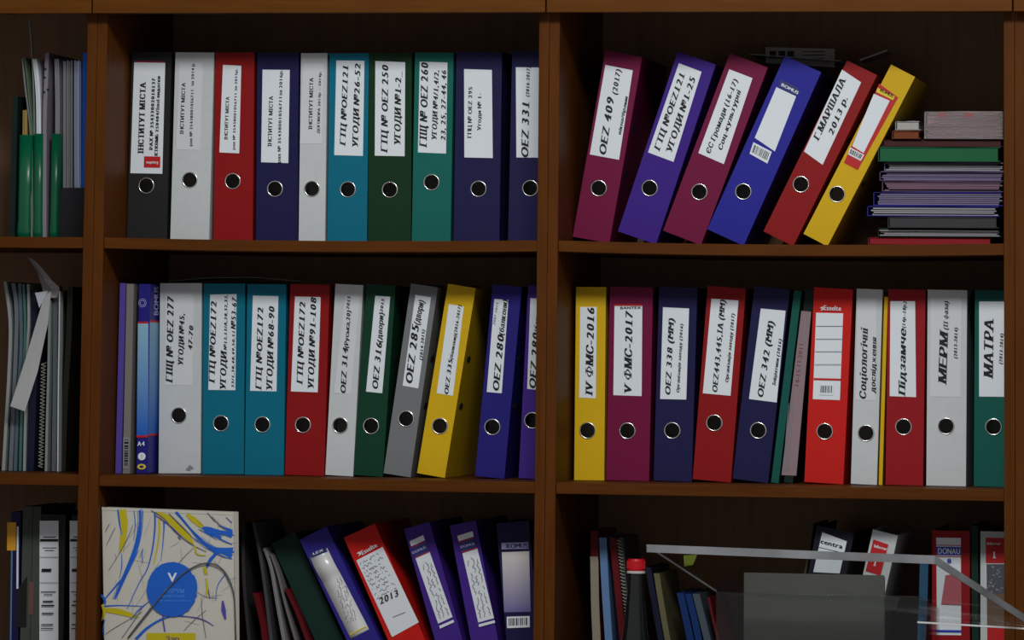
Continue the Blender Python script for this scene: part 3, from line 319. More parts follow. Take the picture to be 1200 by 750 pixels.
  {'key':'h4','x':-0.04255,'y':0.145,'z':-0.65486,'th':-0.20071,'w':0.0455,'h':0.322,'d':0.285,'color':'violet','name':'violet lever-arch binder with handwritten label, beside the upright navy one','group':'binders on the lowest shelf of the middle bookcase','col':1,'row':2,'label':[(-0.00986,0.27264),(0.0168,0.27634),(0.02308,0.15746),(-0.00482,0.15517)],'texts':[('DOMUS',(-0.01011,0.2813),(0.01427,0.28295),0.00424,'sans','paleprint')],'marks':[('white_strip',[(-0.01298,0.30274),(0.01419,0.30572),(0.01463,0.29641),(-0.01224,0.29337)],'paper'),('header_strip',[(-0.01177,0.29083),(0.01467,0.29333),(0.01653,0.27823),(-0.01033,0.27519)],'blueprint'),('orange_line',[(-0.01185,0.29207),(0.01465,0.29487),(0.01473,0.29363),(-0.01177,0.29083)],'red'),('orange_line',[(-0.01033,0.27519),(0.01616,0.27799),(0.01619,0.27645),(-0.01031,0.27365)],'red'),('white_strip',[(-0.00447,0.15205),(0.02367,0.15398),(0.02379,0.14968),(-0.00441,0.14745)],'paper'),('scribble',[(-0.00621,0.26859),(0.01589,0.27159),(0.02055,0.16403),(-0.00144,0.16129)],'scribble3')]},
  {'key':'h5','x':0.01028,'y':0.145,'z':-0.65663,'th':-0.1,'w':0.0555,'h':0.322,'d':0.285,'color':'navy','name':'upright navy binder with a pale blank label, right end of the bottom shelf','group':'binders on the lowest shelf of the middle bookcase','col':1,'row':2,'label':[(-0.02229,0.27363),(0.02419,0.27166),(0.01767,0.17159),(-0.02712,0.17424)],'texts':[('ROMUS',(-0.01338,0.27927),(0.02254,0.27754),0.00788,'sans','navyprint')],'marks':[('faded_field',[(-0.02229,0.27363),(0.02419,0.27166),(0.01767,0.17159),(-0.02712,0.17424)],'grad_lilac'),('logo_strip',[(-0.02151,0.28932),(0.024,0.28681),(0.02333,0.27597),(-0.02217,0.27847)],'paleprint'),('barcode',[(-0.02344,0.1667),(0.01582,0.1648),(0.01415,0.14624),(-0.02451,0.14777)],'barcode')]},
  {'key':'r2','x':0.53936,'y':0.1,'z':-0.65485,'th':0.21817,'w':0.042,'h':0.322,'d':0.285,'color':'white','name':'white binder with a red label, leaning right behind the clear acrylic stand','group':'binders on the lowest shelf of the right bookcase','col':2,'row':2,'label':[(-0.01667,0.30648),(0.00918,0.30414),(0.00765,0.25186),(-0.01801,0.25335)],'texts':[('bilovar',(-0.01279,0.29428),(0.00917,0.29387),0.00512,'sans','paper'),('1',(-0.00827,0.26512),(-0.00244,0.26482),0.01024,'serif','paper')],'marks':[('red_field',[(-0.01667,0.30648),(0.00918,0.30414),(0.00765,0.25186),(-0.01801,0.25335)],'red')]},
  {'key':'r1','x':0.46806,'y':0.1,'z':-0.65375,'th':0.18326,'w':0.062,'h':0.322,'d':0.285,'color':'nearblack','name':'near-black binder with a pale label, behind the clear acrylic stand','group':'binders on the lowest shelf of the right bookcase','col':2,'row':2,'label':[(-0.0206,0.31336),(0.02196,0.30672),(0.02004,0.25303),(-0.02316,0.24642)],'texts':[('centra',(-0.02006,0.2953),(0.01672,0.29346),0.00739,'sans','ink')],'marks':[('rule',[(-0.02108,0.28856),(0.01642,0.28744),(0.0163,0.28656),(-0.0212,0.28768)],'ink')]},
  {'key':'r3','x':0.71279,'y':0.145,'z':-0.6594,'w':0.062,'h':0.322,'d':0.285,'color':'crimson','name':'crimson binder with a tall white label and blue stripe, bottom shelf right','group':'binders on the lowest shelf of the right bookcase','col':2,'row':2,'label':[(-0.02423,0.31028),(0.01624,0.31045),(0.01684,0.15215),(-0.02297,0.15183)],'texts':[('DONAU',(-0.02083,0.28416),(0.01512,0.28428),0.00967,'sans','paper'),('8',(-0.00621,0.26941),(0.00081,0.26954),0.00739,'sans','blueprint2')],'marks':[('blue_strip',[(-0.02422,0.29551),(0.0168,0.29571),(0.01681,0.28208),(-0.02392,0.28187)],'blueprint2'),('red_line',[(-0.02422,0.29858),(0.0168,0.29878),(0.0168,0.29766),(-0.02422,0.29746)],'red'),('red_line',[(-0.0242,0.28048),(0.01681,0.28069),(0.01681,0.27958),(-0.0242,0.27936)],'red'),('pink_sticker',[(-0.00901,0.24933),(0.01625,0.2526),(0.01627,0.20122),(-0.01599,0.20194)],'pinkprint'),('blue_line',[(-0.02298,0.16016),(0.01684,0.16046),(0.01684,0.15714),(-0.02298,0.15683)],'blueprint2')]},
  {'key':'r4','x':0.78584,'y':0.145,'z':-0.6594,'w':0.04911,'h':0.322,'d':0.285,'color':'white','name':'white binder with red and dark picture label, beside the right upright','group':'binders on the lowest shelf of the right bookcase','col':2,'row':2,'label':[(-0.01614,0.31175),(0.01466,0.31175),(0.01454,0.14318),(-0.0134,0.14256)],'texts':[('bilovar',(-0.01335,0.30012),(0.00933,0.30054),0.00455,'sans','paper'),('1',(-0.00467,0.27861),(0.00204,0.27873),0.01137,'serif','paper')],'marks':[('red_field',[(-0.01614,0.31175),(0.01466,0.31175),(0.01463,0.27064),(-0.0156,0.27007)],'red'),('photo_print',[(-0.01476,0.26869),(0.01463,0.26926),(0.01459,0.22071),(-0.01421,0.22013)],'photoprint'),('brown_field',[(-0.01421,0.22013),(0.01459,0.22071),(0.01455,0.16808),(-0.01367,0.16748)],'brownprint'),('red_field',[(-0.01339,0.16693),(0.01455,0.16753),(0.01454,0.14318),(-0.0134,0.14256)],'red')]},
  {'key':'p1','x':-0.69228,'y':0.095,'z':-0.26457,'th':0.00522,'w':0.01021,'h':0.321,'d':0.27,'color':'lavender','name':'thin violet document folder against the left wall of the middle shelf','col':1,'row':1,'kind':'folder','page':'paper','noun':'document_folder','cat':'folder'},
  {'key':'p2','x':-0.67833,'y':0.095,'z':-0.26459,'th':0.00207,'w':0.01235,'h':0.32,'d':0.27,'color':'greycard','name':'thin grey card folder with a small barcode, next to the violet one','col':1,'row':1,'marks':[('barcode',[(-0.00648,0.06099),(0.0048,0.06118),(0.00435,0.00851),(-0.00585,0.00833)],'barcodev')],'kind':'folder','page':'paper','noun':'document_folder','cat':'folder'},
  {'key':'pk','x':-0.65123,'y':0.097,'z':-0.26454,'th':-0.00621,'w':0.02038,'h':0.32,'d':0.25,'color':'packblue','name':'tall blue stationery pack with pale blue panel, beside the first white binder','col':1,'row':1,'texts':[('A4',(-0.00762,0.04688),(0.00472,0.04698),0.00768,'sans','paper')],'marks':[('blue_panel',[(-0.0104,0.25295),(0.00789,0.25302),(0.00985,0.06458),(-0.01001,0.06442)],'grad_pack'),('red_line',[(-0.01045,0.25607),(0.00785,0.25613),(0.00789,0.25302),(-0.0104,0.25295)],'red'),('red_line',[(-0.01054,0.06441),(0.00985,0.06458),(0.0099,0.06096),(-0.0105,0.0608)],'red'),('round_logo',[(-0.00935,0.29452),(0.00358,0.29456),(0.00375,0.28105),(-0.00917,0.28101)],'ring'),('round_mark',[(-0.00693,0.03552),(0.00648,0.03564),(0.00611,0.02274),(-0.0073,0.02262)],'disc'),('oval_mark',[(-0.00775,0.01642),(0.00727,0.01656),(0.00686,0.00727),(-0.00816,0.00713)],'oval')],'kind':'pack','noun':'stationery_pack','cat':'pack','side':('BOMUS',0.205,0.3)},
  {'key':'g1','x':0.42032,'y':0.145,'z':-0.26387,'th':0.11642,'w':0.0125,'h':0.32,'d':0.25,'color':'teal2','name':'teal plastic folder holding a printed sheet, tilted against the navy binder','col':2,'row':1,'kind':'folder','page':'paper','noun':'document_folder','cat':'folder'},
  {'key':'g1b','x':0.44206,'y':0.152,'z':-0.2638,'th':0.108,'w':0.0148,'h':0.322,'d':0.22,'color':'blackgreen','name':'pinkish printed report with a 2011 date, between teal folder and bright red binder','col':2,'row':1,'texts':[('14-15.11.2011',(-0.00045,0.15899),(-0.0004,0.23269),0.00714,'sans','sheettext')],'marks':[('printed_sheet',[(-0.01023,0.28551),(0.00641,0.28582),(0.01203,0.01351),(-0.0127,0.01153)],'pinksheet'),('small_print',[(-0.00248,0.23135),(-0.00083,0.23154),(0.00082,0.18223),(-0.00082,0.18203)],'greyink'),('small_print',[(-0.00297,0.27535),(-0.0016,0.27551),(0.0013,0.2373),(-0.00007,0.23714)],'greyink'),('small_print',[(-0.01451,0.13091),(-0.01341,0.13105),(-0.00967,0.01903),(-0.01076,0.0189)],'greyink'),('small_print',[(-0.01122,0.13131),(-0.01013,0.13145),(-0.00583,0.01951),(-0.00693,0.01937)],'greyink'),('small_print',[(-0.00793,0.13171),(-0.00684,0.13185),(-0.002,0.01998),(-0.0031,0.01985)],'greyink')],'kind':'folder','page':'paper','noun':'document_folder','cat':'folder'},
  {'key':'g7','x':0.59623,'y':0.145,'z':-0.26452,'th':0.028,'w':0.006,'h':0.31,'d':0.25,'color':'yellow','name':'thin yellow folder squeezed between white and crimson binders','col':2,'row':1,'kind':'folder','page':'paper','noun':'document_folder','cat':'folder'},
  {'key':'l1','x':-0.90271,'y':0.145,'z':0.13231,'th':0.00162,'w':0.00914,'h':0.245,'d':0.25,'color':'blackgreen','name':'black document folder at the far left of the top shelf','kind':'folder','page':'blackgreen','noun':'document_folder','cat':'folder'},
  {'key':'l2','x':-0.8833,'y':0.145,'z':0.13233,'th':0.00247,'w':0.02359,'h':0.178,'d':0.2,'color':'greenplastic','name':'green plastic document wallet, left one of three, papers sticking out','kind':'wallet','page':'greenplastic','noun':'document_wallet','cat':'wallet'},
  {'key':'l3','x':-0.85782,'y':0.145,'z':0.13242,'th':-0.01397,'w':0.01672,'h':0.18,'d':0.2,'color':'greenplastic','name':'green plastic document wallet holding a white sheet, in the middle of three','kind':'wallet','page':'greenplastic','noun':'document_wallet','cat':'wallet'},
  {'key':'l4','x':-0.82972,'y':0.145,'z':0.13232,'th':0.00264,'w':0.01518,'h':0.18,'d':0.2,'color':'greenplastic','name':'green plastic document wallet beside the black magazine file','kind':'wallet','page':'greenplastic','noun':'document_wallet','cat':'wallet'},
  {'key':'n1','x':-0.88459,'y':0.145,'z':-0.6594,'w':0.01656,'h':0.325,'d':0.2,'color':'navy','name':'dark blue book with a yellow top on the bottom left shelf','row':2,'marks':[('yellow_field',[(-0.01518,0.30751),(0.00055,0.30779),(0.00102,0.26014),(-0.01455,0.25985)],'yellowprint2'),('pale_line',[(-0.00714,0.25998),(-0.00442,0.26003),(-0.00324,0.10879),(-0.0058,0.10873)],'paleblue')],'kind':'folder','page':'paper','noun':'book','cat':'book'},
  {'key':'n2','x':-0.8639,'y':0.145,'z':-0.6594,'w':0.0173,'h':0.335,'d':0.22,'color':'greengrey','name':'tall grey green plastic folder beside the yellow topped book','row':2,'marks':[('white_edge',[(-0.01877,0.30059),(-0.01544,0.30065),(-0.01366,0.19536),(-0.01698,0.19529)],'paper'),('black_tab',[(-0.01662,0.19242),(0.00155,0.21727),(0.00197,0.13092),(-0.01612,0.13053)],'ink')],'kind':'folder','page':'paper','noun':'document_folder','cat':'folder'},
  {'key':'n3','x':-0.84729,'y':0.145,'z':-0.6594,'w':0.01413,'h':0.335,'d':0.22,'color':'greengrey','name':'grey green plastic folder with a pinkish tab, against the black binder','row':2,'marks':[('pink_tab',[(-0.01182,0.20725),(-0.00278,0.20743),(-0.00307,0.15273),(-0.0112,0.15256)],'pinktab')],'kind':'folder','page':'paper','noun':'document_folder','cat':'folder'},
  {'key':'n5','x':-0.81809,'y':0.145,'z':-0.6594,'w':0.04278,'h':0.322,'d':0.285,'color':'black','name':'black lever-arch binder with a white printed label, left of two on the bottom left shelf','group':'black binders with white labels on the bottom left shelf','row':2,'label':[(-0.02446,0.31104),(0.00898,0.31162),(0.01372,0.06488),(-0.0196,0.06411)],'marks':[('print_line',[(-0.01679,0.2844),(0.0057,0.2848),(0.00514,0.28326),(-0.01736,0.28285)],'ink'),('print_line',[(-0.0225,0.2803),(0.00965,0.28088),(0.00914,0.27657),(-0.023,0.27598)],'ink'),('print_line',[(-0.01735,0.26593),(0.00739,0.26639),(0.00681,0.26546),(-0.01794,0.265)],'ink'),('print_line',[(-0.01308,0.26171),(0.00299,0.26201),(0.0024,0.26108),(-0.01366,0.26078)],'ink'),('print_line',[(-0.02182,0.24986),(0.0103,0.25047),(0.00972,0.24984),(-0.02241,0.24924)],'ink'),('print_line',[(-0.01817,0.23027),(-0.00115,0.2306),(-0.00164,0.22537),(-0.01866,0.22504)],'ink'),('print_line',[(-0.02087,0.20688),(0.01123,0.20751),(0.01065,0.20689),(-0.02146,0.20625)],'ink'),('print_line',[(-0.01861,0.19188),(0.00771,0.19241),(0.00713,0.19117),(-0.01919,0.19064)],'ink'),('print_line',[(-0.01305,0.18739),(0.00203,0.1877),(0.00146,0.18646),(-0.01363,0.18615)],'ink'),('print_line',[(-0.01442,0.17632),(0.00356,0.17669),(0.003,0.17453),(-0.01497,0.17416)],'ink'),('print_line',[(-0.01684,0.16952),(0.00563,0.16999),(0.00507,0.16783),(-0.01739,0.16736)],'ink'),('print_line',[(-0.01558,0.15606),(0.00464,0.15648),(0.00408,0.15432),(-0.01613,0.1539)],'ink'),('print_line',[(-0.01612,0.13704),(0.00473,0.13749),(0.00417,0.13564),(-0.01668,0.13519)],'ink'),('print_line',[(-0.01661,0.13029),(0.00488,0.13076),(0.00431,0.12921),(-0.01718,0.12875)],'ink')]},
  {'key':'n6','x':-0.76563,'y':0.145,'z':-0.6594,'w':0.03969,'h':0.322,'d':0.285,'color':'black','name':'black lever-arch binder with a white printed label, half hidden by the left upright','group':'black binders with white labels on the bottom left shelf','row':2,'label':[(-0.02356,0.31197),(0.0098,0.31255),(0.01435,0.0661),(-0.01889,0.06533)],'marks':[('print_line',[(-0.01593,0.28536),(0.00651,0.28577),(0.00595,0.28422),(-0.0165,0.28382)],'ink'),('print_line',[(-0.02162,0.28126),(0.01044,0.28185),(0.00993,0.27754),(-0.02213,0.27695)],'ink'),('print_line',[(-0.0165,0.26692),(0.00818,0.26738),(0.0076,0.26645),(-0.01708,0.26599)],'ink'),('print_line',[(-0.01224,0.2627),(0.00379,0.263),(0.0032,0.26207),(-0.01282,0.26177)],'ink'),('print_line',[(-0.02097,0.25087),(0.01108,0.25147),(0.01049,0.25085),(-0.02156,0.25024)],'ink'),('print_line',[(-0.01735,0.2313),(-0.00036,0.23162),(-0.00085,0.2264),(-0.01784,0.22607)],'ink'),('print_line',[(-0.02006,0.20793),(0.01197,0.20857),(0.01139,0.20794),(-0.02064,0.20731)],'ink'),('print_line',[(-0.01781,0.19295),(0.00845,0.19348),(0.00787,0.19225),(-0.01839,0.19172)],'ink'),('print_line',[(-0.01227,0.18847),(0.00278,0.18877),(0.00221,0.18754),(-0.01284,0.18723)],'ink'),('print_line',[(-0.01364,0.17741),(0.0043,0.17778),(0.00374,0.17562),(-0.01419,0.17526)],'ink'),('print_line',[(-0.01605,0.17062),(0.00636,0.17109),(0.0058,0.16893),(-0.01661,0.16847)],'ink'),('print_line',[(-0.01481,0.15717),(0.00536,0.1576),(0.0048,0.15544),(-0.01536,0.15502)],'ink'),('print_line',[(-0.01536,0.13818),(0.00544,0.13863),(0.00488,0.13678),(-0.01592,0.13633)],'ink'),('print_line',[(-0.01586,0.13144),(0.00558,0.1319),(0.00501,0.13036),(-0.01643,0.1299)],'ink')]},
  {'key':'k5','x':-0.28554,'y':0.17,'z':-0.64954,'th':-0.45379,'w':0.045,'h':0.31,'d':0.27,'color':'darkgreen3','name':'large dark green folder leaning left against the indigo binder','col':1,'row':2,'kind':'folder','page':'paper','noun':'document_folder','cat':'folder'}]
BENT = [
  {'key':'b1','pts':[(-0.8914,0.3549),(-0.8905,0.2489),(-0.8895,0.1323)],'w':0.0083,'y':0.152,'d':0.18,'color':'manila','noun':'paper_bundle','cat':'papers','name':'cream paper bundle in the leftmost green wallet'},
  {'key':'b2','pts':[(-0.8944,0.4433),(-0.8887,0.3961),(-0.8779,0.3224),(-0.874,0.2489),(-0.8707,0.1323)],'w':0.0022,'y':0.15,'d':0.19,'color':'greymag','noun':'paper_bundle','cat':'papers','name':'grey edged brochure with green side, standing beside the tall clear strip'},
  {'key':'b2b','pts':[(-0.8901,0.4448),(-0.8829,0.3961),(-0.8747,0.3224),(-0.8717,0.2489),(-0.8679,0.1323)],'w':0.0019,'y':0.151,'d':0.19,'color':'greenprint','noun':'brochure','cat':'brochure','name':'pale green patterned brochure in the top left compartment'},
  {'key':'b3','pts':[(-0.8766,0.4434),(-0.8702,0.3962),(-0.8663,0.3225),(-0.8621,0.1323)],'w':0.0083,'y':0.152,'d':0.18,'color':'paper','noun':'paper_bundle','cat':'papers','name':'curved white sheets rising from the middle green wallet'},
  {'key':'b4','pts':[(-0.8518,0.4521),(-0.8528,0.3961),(-0.8535,0.3224),(-0.8494,0.1323)],'w':0.0069,'y':0.15,'d':0.18,'color':'greyclear','noun':'punched_pocket','cat':'pocket','name':'grey clear pocket strip with black punched holes'},
  {'key':'b5','pts':[(-0.8372,0.4435),(-0.833,0.3226),(-0.835,0.1323)],'w':0.0083,'y':0.153,'d':0.18,'color':'greypaper','noun':'paper_bundle','cat':'papers','name':'grey paper bundle rising from the right green wallet'},
  {'key':'b6','pts':[(-0.8857,0.5091),(-0.8799,0.4558),(-0.873,0.3376),(-0.8678,0.1323)],'w':0.0022,'y':0.16,'d':0.006,'color':'clearstrip','noun':'plastic_strip','cat':'strip','name':'tall thin clear plastic strip, highest thing in the top left compartment'},
  {'key':'b7','pts':[(-0.8239,0.4411),(-0.8214,0.3231),(-0.8174,0.1323)],'w':0.0167,'y':0.162,'d':0.2,'color':'greypaper','noun':'paper_bundle','cat':'papers','name':'thick grey paper stack in the black magazine file'},
  {'key':'b8','pts':[(-0.8038,0.4411),(-0.8016,0.3231),(-0.7965,0.1323)],'w':0.0119,'y':0.162,'d':0.2,'color':'lilacpaper','noun':'paper_bundle','cat':'papers','name':'pale lilac paper stack in the black magazine file'},
  {'key':'b9','pts':[(-0.7877,0.4529),(-0.7859,0.3232),(-0.7823,0.1323)],'w':0.0069,'y':0.162,'d':0.2,'color':'brightblue','noun':'document_folder','cat':'folder','name':'bright blue folder standing in the black magazine file by the upright'},
  {'key':'m1','pts':[(-0.9191,0.0581),(-0.9085,-0.0077),(-0.9081,-0.0879),(-0.9119,-0.1899),(-0.9148,-0.2646)],'w':0.0056,'y':0.155,'d':0.21,'color':'greymag','noun':'magazine','cat':'magazine','name':'bent light grey magazine, leftmost on the middle left shelf'},
  {'key':'m2','pts':[(-0.9053,0.0553),(-0.8981,0.0071),(-0.8987,-0.1024),(-0.9027,-0.2646)],'w':0.0069,'y':0.155,'d':0.21,'color':'midgrey','noun':'magazine','cat':'magazine','name':'mid grey magazine with a curled spine on the middle left shelf'},
  {'key':'m2b','pts':[(-0.8931,0.0554),(-0.8879,-0.044),(-0.8916,-0.146),(-0.8936,-0.2646)],'w':0.0056,'y':0.155,'d':0.21,'color':'bluegrey','noun':'magazine','cat':'magazine','name':'blue grey magazine beside the white edged one'},
  {'key':'m2c','pts':[(-0.8855,0.054),(-0.8806,-0.0293),(-0.8836,-0.1313),(-0.8845,-0.2646)],'w':0.0042,'y':0.155,'d':0.21,'color':'seagreen','noun':'magazine','cat':'magazine','name':'magazine with a green top edge on the middle left shelf'},
  {'key':'m3','pts':[(-0.8771,0.054),(-0.8748,-0.0146),(-0.877,-0.0876),(-0.8769,-0.2646)],'w':0.0044,'y':0.155,'d':0.21,'color':'greymag','noun':'magazine','cat':'magazine','name':'magazine with a thick white edge in the middle left compartment'},
  {'key':'m3b','pts':[(-0.8715,0.0424),(-0.8688,-0.0437),(-0.8703,-0.1458),(-0.8723,-0.2646)],'w':0.0125,'y':0.16,'d':0.2,'color':'nearnavy','noun':'magazine','cat':'magazine','name':'dark navy covered magazine behind the hanging white sheet'},
  {'key':'m6','pts':[(-0.8378,0.0266),(-0.8375,-0.0871),(-0.8383,-0.1889),(-0.8383,-0.2646)],'w':0.0042,'y':0.155,'d':0.16,'color':'greymag','noun':'spiral_notebook','cat':'notebook','name':'spiral bound notebook with a pale coil on the middle left shelf'},
  {'key':'m7','pts':[(-0.8334,0.0443),(-0.8305,-0.0871),(-0.829,-0.2646)],'w':0.0083,'y':0.165,'d':0.22,'color':'midgrey','noun':'document_folder','cat':'folder','name':'grey plastic folder between the spiral notebook and the white bar'},
  {'key':'m7b','pts':[(-0.8185,0.0428),(-0.8174,-0.0432),(-0.8171,-0.1116),(-0.815,-0.2646)],'w':0.0022,'y':0.15,'d':0.02,'color':'paper','noun':'slide_binder_bar','cat':'binder bar','name':'thin white slide bar of a report in the middle left compartment'},
  {'key':'m8','pts':[(-0.8091,0.0504),(-0.8101,-0.0431),(-0.814,-0.1451),(-0.8153,-0.2646)],'w':0.0097,'y':0.17,'d':0.23,'color':'olivedark','noun':'document_folder','cat':'folder','name':'dark olive folder at the right of the middle left papers'},
  {'key':'k1','pts':[(-0.4908,-0.3465),(-0.4877,-0.4424),(-0.477,-0.5422),(-0.4646,-0.6594)],'w':0.0056,'y':0.155,'d':0.2,'color':'darkclear','noun':'plastic_sleeve','cat':'sleeve','name':'dark clear plastic sleeve right behind the patterned paper bag'},
  {'key':'k1b','pts':[(-0.473,-0.3447),(-0.4602,-0.3989),(-0.4486,-0.4702),(-0.4385,-0.5413),(-0.4218,-0.6594)],'w':0.0056,'y':0.155,'d':0.2,'color':'darkclear2','noun':'plastic_sleeve','cat':'sleeve','name':'smoky plastic sleeve leaning left behind the white sheets'},
  {'key':'k2','pts':[(-0.4659,-0.4627),(-0.458,-0.491),(-0.4483,-0.5406),(-0.4406,-0.6594)],'w':0.0097,'y':0.14,'d':0.2,'color':'deepred','noun':'document_folder','cat':'folder','name':'low dark red folder among the loose papers by the paper bag'},
  {'key':'k3','pts':[(-0.4533,-0.3872),(-0.4409,-0.4198),(-0.4311,-0.4696),(-0.4167,-0.5405),(-0.3924,-0.6594)],'w':0.0056,'y':0.15,'d':0.2,'color':'greypaper','noun':'paper_bundle','cat':'papers','name':'bent white paper sheets leaning left on the bottom shelf'},
  {'key':'k3b','pts':[(-0.442,-0.3955),(-0.4288,-0.4296),(-0.4139,-0.4835),(-0.396,-0.5401),(-0.3583,-0.6594)],'w':0.0049,'y':0.15,'d':0.2,'color':'greypaper2','noun':'paper_bundle','cat':'papers','name':'grey paper sheets leaning left, right beside the bent white ones'},
  {'key':'k4','pts':[(-0.4136,-0.455),(-0.3938,-0.4945),(-0.3754,-0.5396),(-0.3265,-0.6594)],'w':0.0069,'y':0.15,'d':0.2,'color':'deepred','noun':'document_folder','cat':'folder','name':'dark red folder leaning left beside the dark green one'},
  {'key':'q1','pts':[(0.1093,-0.3487),(0.1117,-0.4588),(0.1152,-0.5291),(0.1217,-0.6594)],'w':0.0125,'y':0.155,'d':0.2,'color':'deepred','noun':'book','cat':'book','name':'red topped book with a beige spine panel, leftmost on the bottom right shelf'},
  {'key':'q2','pts':[(0.1238,-0.3597),(0.1289,-0.4443),(0.1354,-0.5287),(0.1455,-0.6594)],'w':0.0125,'y':0.155,'d':0.2,'color':'steelblue','noun':'book','cat':'book','name':'light blue book leaning left on the bottom right shelf'},
  {'key':'q3','pts':[(0.1412,-0.3594),(0.1505,-0.4439),(0.1599,-0.5281),(0.1744,-0.6594)],'w':0.0111,'y':0.155,'d':0.2,'color':'deepred','noun':'book','cat':'book','name':'dark red book between the light blue one and a spiral notebook'},
  {'key':'q4','pts':[(0.1585,-0.3591),(0.165,-0.4436),(0.1757,-0.5278),(0.1925,-0.6594)],'w':0.0069,'y':0.155,'d':0.16,'color':'darkgrey','noun':'spiral_notebook','cat':'notebook','name':'spiral notebook leaning left behind the bottle'},
  {'key':'q5','pts':[(0.2021,-0.4076),(0.2141,-0.4707),(0.2246,-0.5267),(0.2494,-0.6594)],'w':0.0097,'y':0.155,'d':0.2,'color':'nearnavy','noun':'book','cat':'book','name':'dark navy book just right of the red capped bottle'},
  {'key':'q6','pts':[(0.2166,-0.4172),(0.2256,-0.4705),(0.2361,-0.5265),(0.2609,-0.6594)],'w':0.0097,'y':0.155,'d':0.2,'color':'darkcream','noun':'book','cat':'book','name':'thin book with a cream edge, right of the bottle'},
  {'key':'q7','pts':[(0.2556,-0.4488),(0.2645,-0.4865),(0.2733,-0.5256),(0.3036,-0.6594)],'w':0.0118,'y':0.155,'d':0.2,'color':'deepblue','noun':'document_folder','cat':'folder','name':'low blue folder, left one of two beneath the acrylic plate'},
  {'key':'q8','pts':[(0.2692,-0.4499),(0.2788,-0.4862),(0.2876,-0.5253),(0.318,-0.6594)],'w':0.0111,'y':0.155,'d':0.2,'color':'deepblue','noun':'document_folder','cat':'folder','name':'low blue folder, right one of two beneath the acrylic plate'},
  {'key':'q9','pts':[(0.2821,-0.4497),(0.2917,-0.486),(0.3019,-0.525),(0.3373,-0.6594)],'w':0.0118,'y':0.155,'d':0.2,'color':'slate','noun':'document_folder','cat':'folder','name':'low slate grey folder beneath the acrylic plate'},
  {'key':'q11','pts':[(0.3072,-0.4548),(0.3146,-0.4897),(0.3234,-0.5245),(0.3574,-0.6594)],'w':0.0042,'y':0.155,'d':0.2,'color':'deepred','noun':'document_folder','cat':'folder','name':'thin red folder edge at the left side of the acrylic stand'},
  {'key':'q13','pts':[(0.6611,-0.3847),(0.6598,-0.4473),(0.6571,-0.5169),(0.6515,-0.6594)],'w':0.0139,'y':0.15,'d':0.16,'color':'bluegrey2','noun':'brochure','cat':'brochure','name':'blue grey brochure beside the crimson binder with a tall white label'},
  {'key':'q14','pts':[(0.7455,-0.3288),(0.7462,-0.4456),(0.7469,-0.5149),(0.7483,-0.6594)],'w':0.0111,'y':0.15,'d':0.25,'color':'darkgreen3','noun':'document_folder','cat':'folder','name':'dark green folder between the crimson and the white red-labelled binder'},
  {'key':'q15','pts':[(0.479,-0.3314),(0.472,-0.382),(0.4595,-0.4524),(0.447,-0.5227),(0.4226,-0.6594)],'w':0.0035,'y':0.17,'d':0.22,'color':'olive','noun':'document_folder','cat':'folder','name':'thin olive folder edge left of the near-black binder'}]
PILE = [
  {'key':'f1','x0':0.5734,'x1':0.7801,'h':0.0127,'cov':'deepred2','page':'deepred2','name':'red plastic folder at the bottom of the flat pile'},
  {'key':'f2','x0':0.5904,'x1':0.7956,'h':0.0142,'cov':'darkgreen3','page':'greypaper','name':'folder with pale pages and a green back, second from the bottom of the pile'},
  {'key':'f3','x0':0.6074,'x1':0.7914,'h':0.0187,'cov':'darkgrey','page':'darkgrey','name':'dark grey folder in the lower part of the flat pile'},
  {'key':'f4','x0':0.5732,'x1':0.7928,'h':0.0172,'cov':'blue3','page':'greypaper','name':'blue folder sticking out furthest left in the flat pile'},
  {'key':'f5','x0':0.5831,'x1':0.7984,'h':0.023,'cov':'blue3','page':'lilacgrey','name':'thick blue folder with lilac pages in the flat pile'},
  {'key':'f6','x0':0.5973,'x1':0.7985,'h':0.0175,'cov':'mauve','page':'lilacpink','name':'mauve folder with a red line in the middle of the pile'},
  {'key':'f7','x0':0.593,'x1':0.7985,'h':0.0161,'cov':'mauve','page':'lilacgrey','name':'lilac folder above the mauve one in the pile'},
  {'key':'f8','x0':0.6001,'x1':0.7992,'h':0.0148,'cov':'lilacgrey','page':'greypaper','name':'pale lilac plastic sleeve under the green folder'},
  {'key':'f9','x0':0.5915,'x1':0.7943,'h':0.0248,'cov':'green','page':'green','name':'green plastic folder near the top of the flat pile'},
  {'key':'f10','x0':0.5972,'x1':0.7985,'h':0.0122,'cov':'maroon','page':'maroon','name':'maroon folder just above the green one in the pile'},
  {'key':'f11','x0':0.6682,'x1':0.7999,'h':0.0465,'cov':'cleargrey','page':'pinkpaper','name':'thick clear plastic sleeve of papers on top of the pile'},
  {'key':'f12','x0':0.6142,'x1':0.6626,'h':0.0141,'cov':'rust','page':'rust','name':'short rust coloured folder on top of the pile, left'},
  {'key':'f13','x0':0.6199,'x1':0.6626,'h':0.0155,'cov':'greypaper','page':'greypaper','name':'small grey paper stack on the rust folder beside the yellow binder'}]
